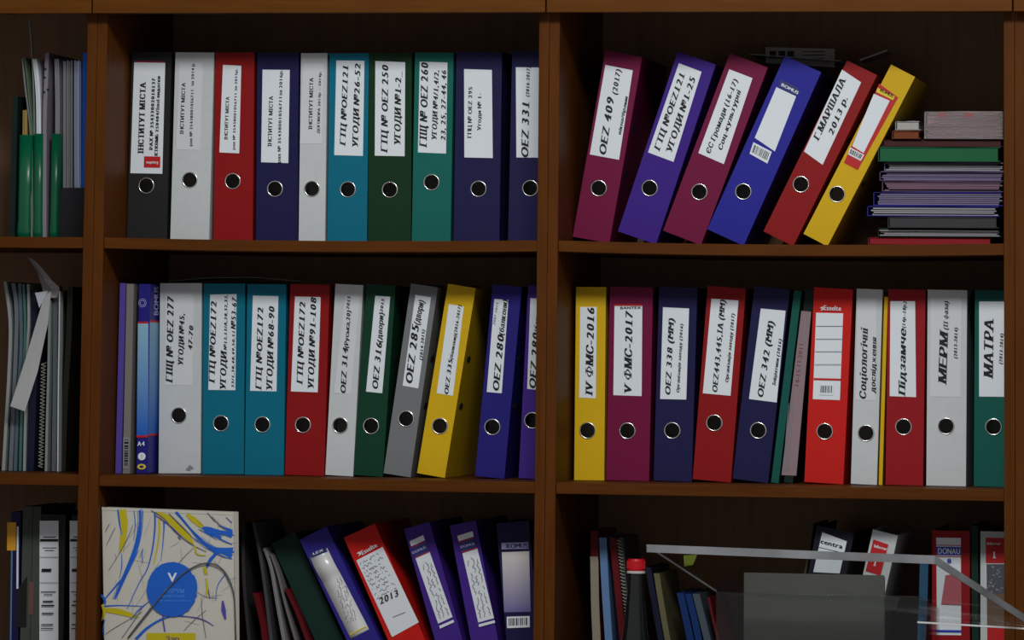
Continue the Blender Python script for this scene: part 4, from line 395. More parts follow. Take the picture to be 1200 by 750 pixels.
PTS = {
  'rail': [(-0.7191,-0.038,0.5086),(0.0567,-0.038,0.5058),(0.8245,-0.038,0.507)],
  'hang_sheet': [(-0.8384,0.13,0.035),(-0.8265,0.13,0.0424),(-0.8299,0.125,-0.0144),(-0.8448,0.12,-0.0958),(-0.863,0.11,-0.1626),(-0.8889,0.11,-0.1542),(-0.8664,0.12,-0.0729)],
  'hang_corner': [(-0.8546,0.128,0.0392),(-0.8319,0.128,0.0423),(-0.8464,0.128,0.0131)],
  'curl_sheet': [(-0.8789,0.16,0.101),(-0.8665,0.16,0.0952),(-0.8496,0.155,0.0806),(-0.831,0.15,0.0602),(-0.8171,0.15,0.0486),(-0.8213,0.15,0.0311),(-0.8412,0.14,0.0308),(-0.8476,0.145,0.0512),(-0.8571,0.15,0.0731)],
  'tray': [(-0.824,0.155,0.2199),(-0.7733,0.155,0.1367)],
  'bag': [(-0.7047,0.02,-0.3194),(-0.4722,0.02,-0.3239),(-0.4668,0.02,-0.5341),(-0.6925,0.02,-0.5391)],
  'bagc': [(-0.5751,-0.4529),(-0.5319,-0.452)],
  'bagbox': [(-0.6167,-0.5257),(-0.5335,-0.5239),(-0.533,-0.551),(-0.6162,-0.5529)],
  'cord': [(-0.6478,0.012,-0.5334),(-0.6191,0.012,-0.4976),(-0.5904,0.012,-0.4618),(-0.5617,0.012,-0.4317),(-0.5414,0.012,-0.4172),(-0.524,0.012,-0.4098),(-0.5094,0.012,-0.4089),(-0.4947,0.012,-0.4135),(-0.4828,0.012,-0.4245),(-0.4738,0.012,-0.4412),(-0.4675,0.012,-0.4635),(-0.4656,0.012,-0.4916),(-0.4634,0.012,-0.5336)],
  'plate': [(0.2734,-0.3,-0.3508),(0.7254,-0.3,-0.3596),(0.8594,-0.12,-0.4621),(0.3603,-0.12,-0.4293)],
  'plateb': [(0.2735,-0.3,-0.3628),(0.7254,-0.3,-0.3727),(0.8593,-0.12,-0.4741),(0.3603,-0.12,-0.4334)],
  'stand_front': [(0.3589,-0.12,-0.4321),(0.6835,-0.12,-0.4322)],
  'stand_right': [(0.6835,-0.12,-0.4322),(0.6974,0.06,-0.46)],
  'lime': [(0.3263,-0.262,-0.3686),(0.348,-0.262,-0.3669),(0.3413,-0.262,-0.383),(0.3278,-0.262,-0.3859)],
  'foot': [(0.6822,-0.12,-0.4712),(0.8647,-0.12,-0.478)],
  'grey_panel': [(0.3964,-0.06,-0.4028),(0.623,-0.06,-0.4025)],
  'bottle': [(0.203,0.05,-0.3892),(0.2032,0.05,-0.4114),(0.1882,0.05,-0.402),(0.218,0.05,-0.4014),(0.1898,0.05,-0.4242),(0.2176,0.05,-0.4237),(0.1866,0.05,-0.4687),(0.2199,0.05,-0.468),(0.182,0.05,-0.5174),(0.2267,0.05,-0.5164)],
  'card': [(0.3817,0.3,0.4712),(0.5005,0.3,0.4682),(0.5006,0.3,0.4362),(0.3818,0.3,0.4435)],
  'topsheet': [(0.3591,0.26,0.4468),(0.5152,0.26,0.4323)],
  'strip': [(0.5443,0.3,0.4471),(0.5909,0.3,0.4638)],
  'sheet2': [(-0.6497,0.25,0.0618),(-0.586,0.25,0.0682),(-0.4951,0.25,0.0697),(-0.4164,0.25,0.0638)],
  'holes': [(-0.8509,0.149,0.424),(-0.8521,0.149,0.4093),(-0.8455,0.149,0.3887),(-0.8523,0.149,0.3842),(-0.8299,0.149,0.4078),(-0.8296,0.149,0.3931)],
  'coil6': [(-0.8439,0.15,-0.0799),(-0.8452,0.15,-0.2585)],
  'coil4': [(0.1579,0.15,-0.3603),(0.1672,0.15,-0.4433),(0.1779,0.15,-0.5274)]}
STROKES = [
  ('bagyellow',[(-0.6644,-0.3227),(-0.6608,-0.3426),(-0.6619,-0.3676),(-0.6653,-0.3941)],[0.01108,0.01231,0.00985,0.00246]),
  ('bagblue',[(-0.6716,-0.3226),(-0.6679,-0.3459),(-0.6636,-0.3645)],[0.00246,0.00246,0.00092]),
  ('bagblue',[(-0.6336,-0.3228),(-0.6322,-0.3452),(-0.6368,-0.3764),(-0.6465,-0.4077),(-0.6589,-0.4359),(-0.6744,-0.4704)],[0.00308,0.00492,0.00677,0.00739,0.00554,0.00246]),
  ('bagblue',[(-0.6281,-0.3234),(-0.6288,-0.3514),(-0.6341,-0.3795)],[0.00123,0.00123,0.00062]),
  ('bagblue',[(-0.6076,-0.3261),(-0.6068,-0.351),(-0.6106,-0.3884),(-0.6187,-0.4196),(-0.6328,-0.4447),(-0.6521,-0.487)],[0.00308,0.00277,0.00246,0.00185,0.00154,0.00092]),
  ('bagblue',[(-0.6339,-0.3888),(-0.6527,-0.4249),(-0.6716,-0.4486),(-0.6907,-0.4708)],[0.00092,0.00308,0.00277,0.00185]),
  ('bagyellow',[(-0.6011,-0.3276),(-0.599,-0.354),(-0.6023,-0.3851),(-0.6082,-0.4117)],[0.00185,0.00308,0.00246,0.00154]),
  ('bagblue',[(-0.5923,-0.329),(-0.5912,-0.3538),(-0.5932,-0.385),(-0.5954,-0.4068)],[0.00308,0.00215,0.00123,0.00062]),
  ('bagblue',[(-0.6957,-0.4647),(-0.6906,-0.4754),(-0.6936,-0.4864)],[0.00308,0.00431,0.00185]),
  ('bagyellow',[(-0.6937,-0.4801),(-0.6909,-0.4925),(-0.6926,-0.505)],[0.00492,0.00431,0.00154]),
  ('bagyellow',[(-0.6887,-0.4894),(-0.6675,-0.4914),(-0.6447,-0.4971),(-0.6333,-0.5006)],[0.00677,0.00985,0.00677,0.00154]),
  ('bagblue',[(-0.692,-0.4832),(-0.6645,-0.4811),(-0.6224,-0.4818)],[0.00246,0.00154,0.00092]),
  ('bagyellow',[(-0.6044,-0.3255),(-0.5831,-0.3382),(-0.5601,-0.3564),(-0.5404,-0.3762)],[0.00246,0.01416,0.01354,0.00308]),
  ('bagink',[(-0.6141,-0.3231),(-0.5929,-0.3352),(-0.5698,-0.3597),(-0.5436,-0.3778),(-0.5176,-0.3898)],[0.00154,0.00215,0.00185,0.00154,0.00092]),
  ('bagblue',[(-0.5704,-0.3249),(-0.5506,-0.3469),(-0.5308,-0.3683),(-0.5048,-0.3849),(-0.473,-0.3951)],[0.00431,0.00308,0.00246,0.00246,0.00308]),
  ('bagyellow',[(-0.5526,-0.3283),(-0.5411,-0.3374),(-0.5247,-0.3511)],[0.00308,0.008,0.00246]),
  ('bagblue',[(-0.5247,-0.3496),(-0.5117,-0.3555),(-0.4922,-0.366)],[0.00246,0.01354,0.00246]),
  ('bagblue',[(-0.5215,-0.3495),(-0.4988,-0.3553),(-0.4736,-0.3611)],[0.00185,0.00492,0.01046]),
  ('bagblue',[(-0.4958,-0.3459),(-0.486,-0.3504),(-0.4737,-0.3549)],[0.00092,0.00277,0.00431]),
  ('bagblue',[(-0.5309,-0.3667),(-0.5048,-0.3833),(-0.4731,-0.3905)],[0.00092,0.00369,0.01846]),
  ('bagblue',[(-0.4998,-0.391),(-0.5093,-0.402),(-0.5177,-0.4161)],[0.00554,0.00492,0.00431]),
  ('bagblue',[(-0.5438,-0.3654),(-0.5177,-0.3805),(-0.4917,-0.3955),(-0.4729,-0.4007)],[0.00092,0.00154,0.00185,0.00123]),
  ('bagink',[(-0.5171,-0.3252),(-0.5105,-0.3322),(-0.5039,-0.3399)],[0.00123,0.00154,0.00092]),
  ('bagpurple',[(-0.4848,-0.3318),(-0.4749,-0.3409)],[0.00123,0.00154]),
  ('bagblue',[(-0.6359,-0.5363),(-0.6184,-0.5189),(-0.5961,-0.5045),(-0.5736,-0.4969),(-0.5543,-0.4974)],[0.00492,0.00431,0.00308,0.00215,0.00123]),
  ('bagpurple',[(-0.5575,-0.4965),(-0.5317,-0.4991),(-0.5155,-0.5043),(-0.5025,-0.5117)],[0.00123,0.00215,0.00185,0.00092]),
  ('bagpurple',[(-0.5905,-0.4951),(-0.5889,-0.509),(-0.5861,-0.5228)],[0.00154,0.00246,0.00246]),
  ('bagpurple',[(-0.4881,-0.4697),(-0.4862,-0.4851),(-0.4828,-0.5005)],[0.00246,0.008,0.00246]),
  ('bagink',[(-0.6752,-0.3522),(-0.683,-0.3679),(-0.6899,-0.3821)],[0.00092,0.00123,0.00062]),
  ('bagink',[(-0.6851,-0.3462),(-0.6892,-0.354),(-0.6923,-0.3603)],[0.00092,0.00123,0.00062]),
  ('bagink',[(-0.6445,-0.347),(-0.6537,-0.3705),(-0.6694,-0.3988),(-0.6851,-0.424)],[0.00062,0.00123,0.00092,0.00062]),
  ('bagink',[(-0.6268,-0.3862),(-0.6321,-0.4012)],[0.00092,0.00092]),
  ('bagink',[(-0.5167,-0.4362),(-0.5132,-0.4517),(-0.5097,-0.4671)],[0.00092,0.00185,0.00123]),
  ('bagblue',[(-0.4847,-0.4263),(-0.4972,-0.4451),(-0.5,-0.47)],[0.00154,0.00123,0.00092]),
  ('bagyellow',[(-0.5203,-0.4146),(-0.5169,-0.427)],[0.00492,0.00246]),
  ('bagink',[(-0.5402,-0.384),(-0.5593,-0.403),(-0.5719,-0.4187)],[0.00062,0.00092,0.00062]),
  ('bagpurple',[(-0.5664,-0.3658),(-0.5615,-0.3704)],[0.00246,0.00123]),
  ('bagink',[(-0.6895,-0.5297),(-0.6703,-0.5169),(-0.6254,-0.4911)],[0.00062,0.00092,0.00062]),
  ('bagink',[(-0.5538,-0.5206),(-0.5349,-0.5016),(-0.5158,-0.4858)],[0.00062,0.00092,0.00062]),
  ('bagpurple',[(-0.5341,-0.4552),(-0.5162,-0.4641),(-0.4969,-0.4653)],[0.00062,0.00092,0.00062]),
  ('bagyellow',[(-0.5371,-0.3793),(-0.5336,-0.3932),(-0.5174,-0.396)],[0.00308,0.00246,0.00092]),
  ('bagblue',[(-0.663,-0.3956),(-0.6625,-0.4174),(-0.6661,-0.4361)],[0.00092,0.00154,0.00062]),
  ('bagblue',[(-0.6268,-0.3862),(-0.6279,-0.398),(-0.6264,-0.4105)],[0.00092,0.00123,0.00062]),
  ('bagblue',[(-0.6433,-0.3236),(-0.6406,-0.3454),(-0.6427,-0.3734)],[0.00092,0.00123,0.00062]),
  ('bagblue',[(-0.5117,-0.3586),(-0.4921,-0.3691),(-0.4733,-0.3766)],[0.00154,0.00246,0.00123]),
  ('bagblue',[(-0.5259,-0.3744),(-0.5047,-0.3895),(-0.4852,-0.3985)],[0.00123,0.00185,0.00092]),
  ('bagblue',[(-0.5638,-0.3316),(-0.544,-0.353),(-0.5211,-0.3728)],[0.00123,0.00185,0.00123]),
  ('bagink',[(-0.5833,-0.3273),(-0.5636,-0.3456),(-0.5438,-0.3639)],[0.00123,0.00246,0.00092]),
  ('bagpurple',[(-0.6059,-0.3308),(-0.5829,-0.3459),(-0.5599,-0.3657)],[0.00123,0.00185,0.00092]),
  ('bagblue',[(-0.6446,-0.5039),(-0.632,-0.4882),(-0.6129,-0.4723)],[0.00123,0.00185,0.00092]),
  ('bagink',[(-0.6505,-0.5351),(-0.6315,-0.5099),(-0.6031,-0.4736)],[0.00123,0.00154,0.00092]),
  ('bagink',[(-0.6602,-0.5353),(-0.6381,-0.5038),(-0.6225,-0.4787)],[0.00092,0.00123,0.00062]),
  ('bagblue',[(-0.69,-0.5049),(-0.6922,-0.5205),(-0.6906,-0.5375)],[0.00123,0.00154,0.00092]),
  ('bagink',[(-0.5243,-0.4643),(-0.5221,-0.4952),(-0.515,-0.5321)],[0.00062,0.00123,0.00062]),
  ('bagink',[(-0.5044,-0.405),(-0.488,-0.4202),(-0.478,-0.4417)],[0.00062,0.00092,0.00062]),
  ('bagyellow',[(-0.5168,-0.4332),(-0.5146,-0.4486),(-0.5156,-0.4641)],[0.00246,0.00369,0.00154]),
  ('bagblue',[(-0.6527,-0.4234),(-0.662,-0.4422),(-0.6688,-0.461)],[0.00123,0.00246,0.00123]),
  ('bagink',[(-0.5089,-0.3307),(-0.4991,-0.3413),(-0.486,-0.352)],[0.00092,0.00154,0.00092])]
BAGTEXT = [
  ('V',(-0.5821,-0.44),(-0.567,-0.4397),0.01539),
  ('ФОРУМ',(-0.5886,-0.4594),(-0.5537,-0.4587),0.00739),
  ('МЕШКАНЦІВ',(-0.5929,-0.466),(-0.5529,-0.4652),0.004),
  ('активного міста',(-0.5967,-0.4729),(-0.5425,-0.4718),0.00308),
  ('Зар',(-0.5838,-0.5398),(-0.5606,-0.5393),0.00985)]

FX0 = [-1.447, -.7005, .0756]; FX1 = [-.736, .0403, .811]
def shelf_z(col, row, x):
    z = (.1317, -.2652, -.6600)[row]; sag = {(1, 0): .0033, (2, 0): .0042}.get((col, row), 0)
    t = min(max((x-FX0[col])/(FX1[col]-FX0[col]), 0), 1)
    return z - sag*4*t*(1-t)

# ------------------------------------------------------------------ the room behind and below
def structure(name, mb, m): return tag(mb.build(name, m), kind='structure')
mb = MB(); mb.box(-2.6, 2.6, .475, .60, -1.5, 1.3); structure('wall_back', mb, mat('wall_paint', (120, 118, 110), rough=.9))
mb = MB(); mb.box(-2.6, 2.6, -3.2, .60, -1.6, -1.5); structure('floor', mb, mat('floor_lino', (80, 72, 62), rough=.6))

# ------------------------------------------------------------------ bookcases
SHELF_T = .0183; DEPTH = .455
def bookcase(x0, x1, label, ci):
    t = thing('bookcase', ((x0+x1)/2, 0, -.66), label, 'bookcase', 'row of wooden bookcases along the wall')
    cx = (x0+x1)/2; zb = -.66
    pt = .0172
    for a, b in ((x0, x0+pt), (x1-pt, x1)):
        m = MB(); m.box(a-cx, b-cx, 0, DEPTH, .0, .62-zb); m.build('side_panel', WOOD_V, t, bevel=.0008)
    m = MB(); m.box(x0+pt-cx, x1-pt-cx, DEPTH-.008, DEPTH, 0, .62-zb); m.build('back_panel', WOOD_B, t)
    m = MB(); m.box(x0+pt-cx, x1-pt-cx, .002, DEPTH-.009, .545-zb, .563-zb); m.build('top_panel', WOOD_H, t)
    for row in (0, 1):
        a, b = x0+pt+.0004, x1-pt-.0004
        n = 16; poly = []
        xs = [a+(b-a)*i/n for i in range(n+1)]
        top = [(x-cx, (shelf_z(ci, row, x) if ci < 3 else (.1317, -.2652)[row])-zb) for x in xs]
        poly = [(x, z-SHELF_T) for x, z in top] + top[::-1]
        m = MB(); m.prism(poly, .003, DEPTH-.009); m.build('shelf', WOOD_H, t, bevel=.0006)
    z0 = .507-zb
    m = MB(); m.box(x0+.001-cx, x1-.001-cx, -.038, -.020, z0, z0+.30); m.build('upper_door', WOOD_D, t, bevel=.001)
    m = MB(); m.box(x0+.01-cx, x1-.01-cx, -.0195, .001, z0+.04, z0+.0585); m.build('door_rail', WOOD_H, t)
    return t
bookcase(-1.4945, -.7185, 'brown wooden bookcase at the left edge with loose magazines and wallets', 0)
bookcase(-.7180, .0580, 'brown wooden bookcase in the middle, two full rows of upright binders', 1)
bookcase(.0585, .8282, 'brown wooden bookcase on the right with the row of leaning binders', 2)
bookcase(.8288, 1.60, 'brown wooden bookcase of which only a strip shows at the right edge', 3)
t = thing('base_cabinet', (0, -.05, -1.5), 'deep wooden base cabinet carrying the bookcases, below the picture', 'cabinet')
m = MB(); m.box(-1.6, 1.65, -.42, .515, .08, .81); m.build('carcass', WOOD_D, t, bevel=.001)
m = MB(); m.box(-1.55, 1.6, -.36, .5, 0, .08); m.build('plinth', WOOD_V, t)
m = MB(); m.box(-1.6, 1.65, -.44, .522, .81, .84); m.build('worktop', WOOD_H, t, bevel=.002)

# ------------------------------------------------------------------ binders
def plate_with_hole(mb, w, h, t, c, r, n=24):
    """front spine plate from y=0 to y=t with a round finger hole"""
    cx, cz = c; s = min(r*1.35, w/2-.0005-abs(cx))
    sq = []; ring = []
    for i in range(n):
        a = 2*math.pi*i/n; ca, sa = math.cos(a), math.sin(a); k = s/max(abs(ca), abs(sa))
        sq.append((cx+ca*k, cz+sa*k)); ring.append((cx+ca*r, cz+sa*r))
    for y, in ((0,), (t,)):
        base = [(p[0], y, p[1]) for p in sq] + [(p[0], y, p[1]) for p in ring]
        mb.add(base, [(i, (i+1) % n, n+(i+1) % n, n+i) for i in range(n)])
    mb.add([(p[0], 0, p[1]) for p in ring] + [(p[0], t, p[1]) for p in ring], [(i, (i+1) % n, n+(i+1) % n, n+i) for i in range(n)])
    x0, x1, z0, z1 = cx-s, cx+s, cz-s, cz+s
    for a, b, c_, d in ((-w/2, w/2, 0, z0), (-w/2, w/2, z1, h), (-w/2, x0, z0, z1), (x1, w/2, z0, z1)):
        if b-a > 1e-4: mb.box(a, b, 0, t, c_, d)
def flat(mb, poly, y, t=.0003): mb.prism([(p[0], p[1]) for p in poly], y-t, y)
def lerp(q, u, v):
    tl, tr, br, bl = [Vector(p) for p in q]
    return (tl*(1-u)+tr*u)*(1-v) + (bl*(1-u)+br*u)*v
def do_marks(b, parent, y0):
    for i, (name, q, key) in enumerate(b.get('marks', [])):
        y = y0 - .0004 - .0003*i
        if key in ('barcode', 'barcodev'):
            mb = MB(); flat(mb, q, y); o = mb.build('barcode', pm('paper') if key == 'barcode' else pm('greyink'), parent)
            mb = MB(); k = .08
            rnd = random.Random(len(b['key'])*7+i)
            while k < .9:
                wd = rnd.choice((.02, .035, .06))
                if key == 'barcode': qq = [lerp(q, k, .15), lerp(q, k+wd, .15), lerp(q, k+wd, .8), lerp(q, k, .8)]
                else: qq = [lerp(q, .2, k), lerp(q, .85, k), lerp(q, .85, k+wd), lerp(q, .2, k+wd)]
                flat(mb, qq, y-.0003, .0001); k += wd + rnd.choice((.02, .03, .05))
            mb.build('bars', pm('ink'), o)
        elif key.startswith('scribble'):
            mb = MB(); rnd = random.Random(i+len(b['marks'])*5+int(key[-1])); n = int(key[-1]); horiz = n > 5
            for L in range(n):
                pts = []; N = 34 if not horiz else 22
                end = rnd.uniform(.75, 1)
                for k in range(N):
                    f = k/(N-1)*end; w = (L+.5)/n + rnd.uniform(-.32, .32)/n
                    if rnd.random() < .12 and k: pass
                    pts.append(lerp(q, f, w) if horiz else lerp(q, 1-w, 1-f))
                cut = [0] + sorted(rnd.sample(range(3, N-3), 3)) + [N]
                for a, c in zip(cut, cut[1:]):
                    if c-a > 2: ribbon(mb, pts[a:c-1], [.0007]*(c-1-a), y)
            mb.build('handwriting', pm('greyink') if n == 4 else mat('print_pen', (52, 52, 70)), parent)
        elif key in ('disc', 'oval', 'ring'):
            c = lerp(q, .5, .5); rx = (Vector(q[1])-Vector(q[0])).length/2; rz = (Vector(q[3])-Vector(q[0])).length/2
            pts = [(c.x+rx*math.cos(a*math.pi/12), c.y+rz*math.sin(a*math.pi/12)) for a in range(24)]
            mb = MB()
            if key == 'ring':
                for f in (1, .6): ribbon(mb, [(c.x+rx*f*math.cos(a*math.pi/8), c.y+rz*f*math.sin(a*math.pi/8)) for a in range(17)], [.0008]*17, y)
                mb.build(name, pm('paleprint'), parent)
            else:
                flat(mb, pts, y); o = mb.build(name, pm('paper') if key == 'disc' else pm('yellowprint'), parent)
                mb = MB()
                if key == 'disc': text_on(mb, '1', (c.x-.001, c.y-rz*.5), (c.x+.0012, c.y-rz*.5), rz, 'sans', y-.0005)
                else: flat(mb, [(c.x+(p[0]-c.x)*.5, c.y+(p[1]-c.y)*.5) for p in pts], y-.0004, .0001)
                mb.build('print', pm('navyprint'), o)
        elif key.startswith('grad'):           # printed fade, top colour to bottom colour
            m = GRADS[key]
            mb = MB(); flat(mb, q, y); mb.build(name, m, parent)
        elif name == 'photo_print':
            mb = MB(); flat(mb, q, y); o = mb.build(name, pm(key), parent); rnd = random.Random(3); mb = MB()
            for k in range(26):
                u, v, s = rnd.uniform(.05, .85), rnd.uniform(.03, .9), rnd.uniform(.05, .16)
                flat(mb, [lerp(q, u, v), lerp(q, min(u+s, 1), v+.02), lerp(q, min(u+s*.8, 1), min(v+s*.6, 1)), lerp(q, u, min(v+s*.4, 1))], y-.0003, .0001)
            mb.build('print', pm('greyink'), o)
        else:
            mb = MB(); flat(mb, q, y); mb.build(name, pm(key), parent)
def do_texts(b, parent, y0):
    inks = {}
    for s, a, e, cap, style, ink in b.get('texts', []):
        mb = inks.setdefault(ink, MB()); text_on(mb, s, a, e, cap, style, y0)
    for ink, mb in inks.items():
        o = mb.build('lettering', pm(ink), parent)
def lever_binder(b):
    w, h, d = b['w'], b['h'], b['d']; m = plast(b['color'])
    t = thing('lever_arch_binder', (b['x'], b['y'], b['z']), b['name'], 'binder', b.get('group'), ry=b.get('th', 0))
    mb = MB(); T = .0024
    hole = b.get('ring')
    if hole: plate_with_hole(mb, w, h, T, hole, .0125)
    else: mb.box(-w/2, w/2, 0, T, 0, h)
    for s in (-1, 1):
        a, c = (-w/2, -w/2+T) if s < 0 else (w/2-T, w/2)
        mb.box(a, c, T, d, 0, h)
    mb.build('cover', m, t)
    if hole:
        mb = MB(); mb.lathe([(.0118, .0035), (.0118, -.0006), (.0122, -.0014), (.0130, -.0017), (.0139, -.0013), (.0143, -.0002), (.0143, .0004)], 32, 'y', (hole[0], 0, hole[1]))
        mb.build('finger_ring', STEEL, t, smooth=True)
    pw = w-2*T-.003
    mb = MB(); mb.box(-pw/2, pw/2, .055, d-.012, .009, h-.016)
    mb.build('paper_block', PAGES, t)
    if b.get('slots'):
        for zz in (h*.5-.04, h*.5+.04):
            mb = MB(); prof = [(.016*math.cos(a*math.pi/8), .0056*math.sin(a*math.pi/8)) for a in range(16)]
            x = w/2
            mb.add([(x+.0001, .04+p[0], zz+p[1]) for p in prof] + [(x+.0007, .04+p[0], zz+p[1]) for p in prof], [tuple(range(16)), tuple(range(31, 15, -1))] + [(i, (i+1) % 16, 16+(i+1) % 16, 16+i) for i in range(16)])
            mb.build('locking_slot', DARKIN, t)
    par = t; y = 0
    if 'label' in b:
        mb = MB()
        if b['key'] == 'h1':       # glossy label, its bulge near the top shaped to catch lamp glare
            q = b['label']; rows = []
            N = 28
            for i in range(N+1):
                v = i/N; bul = .0007 + (.0058*math.sin(math.pi*(v-.04)/.28) if .04 < v < .32 else 0)
                rows.append([lerp(q, u, v) for u in (0, 1)] + [bul])
            vs = []
            for r in rows: vs += [(r[0].x, -r[2], r[0].y), (r[1].x, -r[2]-.0008*0, r[1].y)]
            nf = [(2*i, 2*i+1, 2*i+3, 2*i+2) for i in range(N)]
            k = len(vs); vs += [(v[0], -.0001, v[2]) for v in vs]
            ring_ = [2*i for i in range(N+1)] + [2*i+1 for i in range(N, -1, -1)]
            nf += [tuple(j+k for j in f) for f in nf] + [(ring_[i], ring_[(i+1) % len(ring_)], ring_[(i+1) % len(ring_)]+k, ring_[i]+k) for i in range(len(ring_))]
            mb.add(vs, nf)
            par = mb.build('spine_label', mat('glossy_label', (196, 196, 196), rough=.27, spec=1.0, mottle=.02), t, smooth=True)
            y = -.0010
        else:
            flat(mb, b['label'], -.0001, .0005)
            par = mb.build('spine_label', POCKET if b.get('pocket') else PAPER, t)
            y = -.0006
        if b.get('pocket'): par['label'] = 'paper label in a clear pocket'
    do_marks(b, par, y)
    do_texts(b, par, y - .0007 - .0003*len(b.get('marks', [])))
    return t
def folder(b):
    w, h, d = b['w'], b['h'], b['d']; m = plast(b['color'])
    t = thing(b['noun'], (b['x'], b['y'], b['z']), b['name'], b['cat'], b.get('group'), ry=b.get('th', 0))
    T = min(.0012, w*.2); mb = MB()
    if b['kind'] == 'wallet':
        n = 10; out = [(-w/2+.0, d)] + [(w/2*math.cos(math.pi+math.pi*i/n), .006+.006*math.sin(math.pi+math.pi*i/n)) for i in range(n+1)] + [(w/2, d)]
        inn = [(x*(1-2*.0012/w), max(y_, 0)+(.0012 if y_ < .02 else 0)) for x, y_ in out]
        k = len(out); levels = [(0, 1.0), (.012, 1.08), (.03, .97), (h*.5, 1.0), (h, 1.02)]
        vs = []
        for z, s in levels: vs += [(x*s, y_, z) for x, y_ in out] + [(x*s, y_, z) for x, y_ in inn]
        fs = []
        for L in range(len(levels)-1):
            o0, o1 = L*2*k, (L+1)*2*k
            for i in range(k-1):
                fs += [(o0+i, o0+i+1, o1+i+1, o1+i), (o0+k+i, o1+k+i, o1+k+i+1, o0+k+i+1)]
            fs += [(o0, o1, o1+k, o0+k), (o0+k-1, o0+2*k-1, o1+2*k-1, o1+k-1)]
        top = (len(levels)-1)*2*k
        fs += [(top+i, top+i+1, top+k+i+1, top+k+i) for i in range(k-1)]
        fs += [tuple(range(k))]
        mb.add(vs, fs); mb.build('pocket', GREENW, t, smooth=True)
        return t
    n = 6
    mb.box(-w/2, w/2, 0, T, 0, h); mb.box(-w/2, -w/2+T, T, d, 0, h); mb.box(w/2-T, w/2, T, d, 0, h)
    mb.build('cover', m, t)
    mb = MB(); mb.box(-w/2+T+.0002, w/2-T-.0002, .006, d-.006, .002, h-.006); mb.build('pages', PAGES if b['page'] == 'paper' else pm(b['page']), t)
    do_marks(b, t, 0); do_texts(b, t, -.001)
    return t
def pack(b):
    w, h, d = b['w'], b['h'], b['d']
    t = thing(b['noun'], (b['x'], b['y'], b['z']), b['name'], b['cat'], ry=b.get('th', 0))
    mb = MB(); mb.box(-w/2, w/2, 0, d, 0, h); mb.build('carton', plast(b['color']), t, bevel=.001)
    mb = MB(); mb.box(w/2+.0001, w/2+.0004, .0, d*.9, .067, .255); o = mb.build('side_panel', GRADS['grad_pack'], t)
    mb = MB()
    for z in (.0635, .2552): mb.box(w/2+.0001, w/2+.0005, 0, d*.9, z, z+.0034)
    mb.build('red_line', pm('red'), t)
    word, z0, z1 = b['side']; z0, z1 = .268, .316
    mb = MB(); V, F, tw = text_shape(word, 'sans'); mb.add([(w/2+.0006+k, .055-vz*.032/.73, z0+vx/tw*(z1-z0)) for vx, vz, k in V], F); mb.build('lettering', pm('paleprint'), t)
    do_marks(b, t, 0); do_texts(b, t, -.0035)
for b in BINDERS:
    k = b.get('kind')
    (pack if k == 'pack' else folder if k else lever_binder)(b)

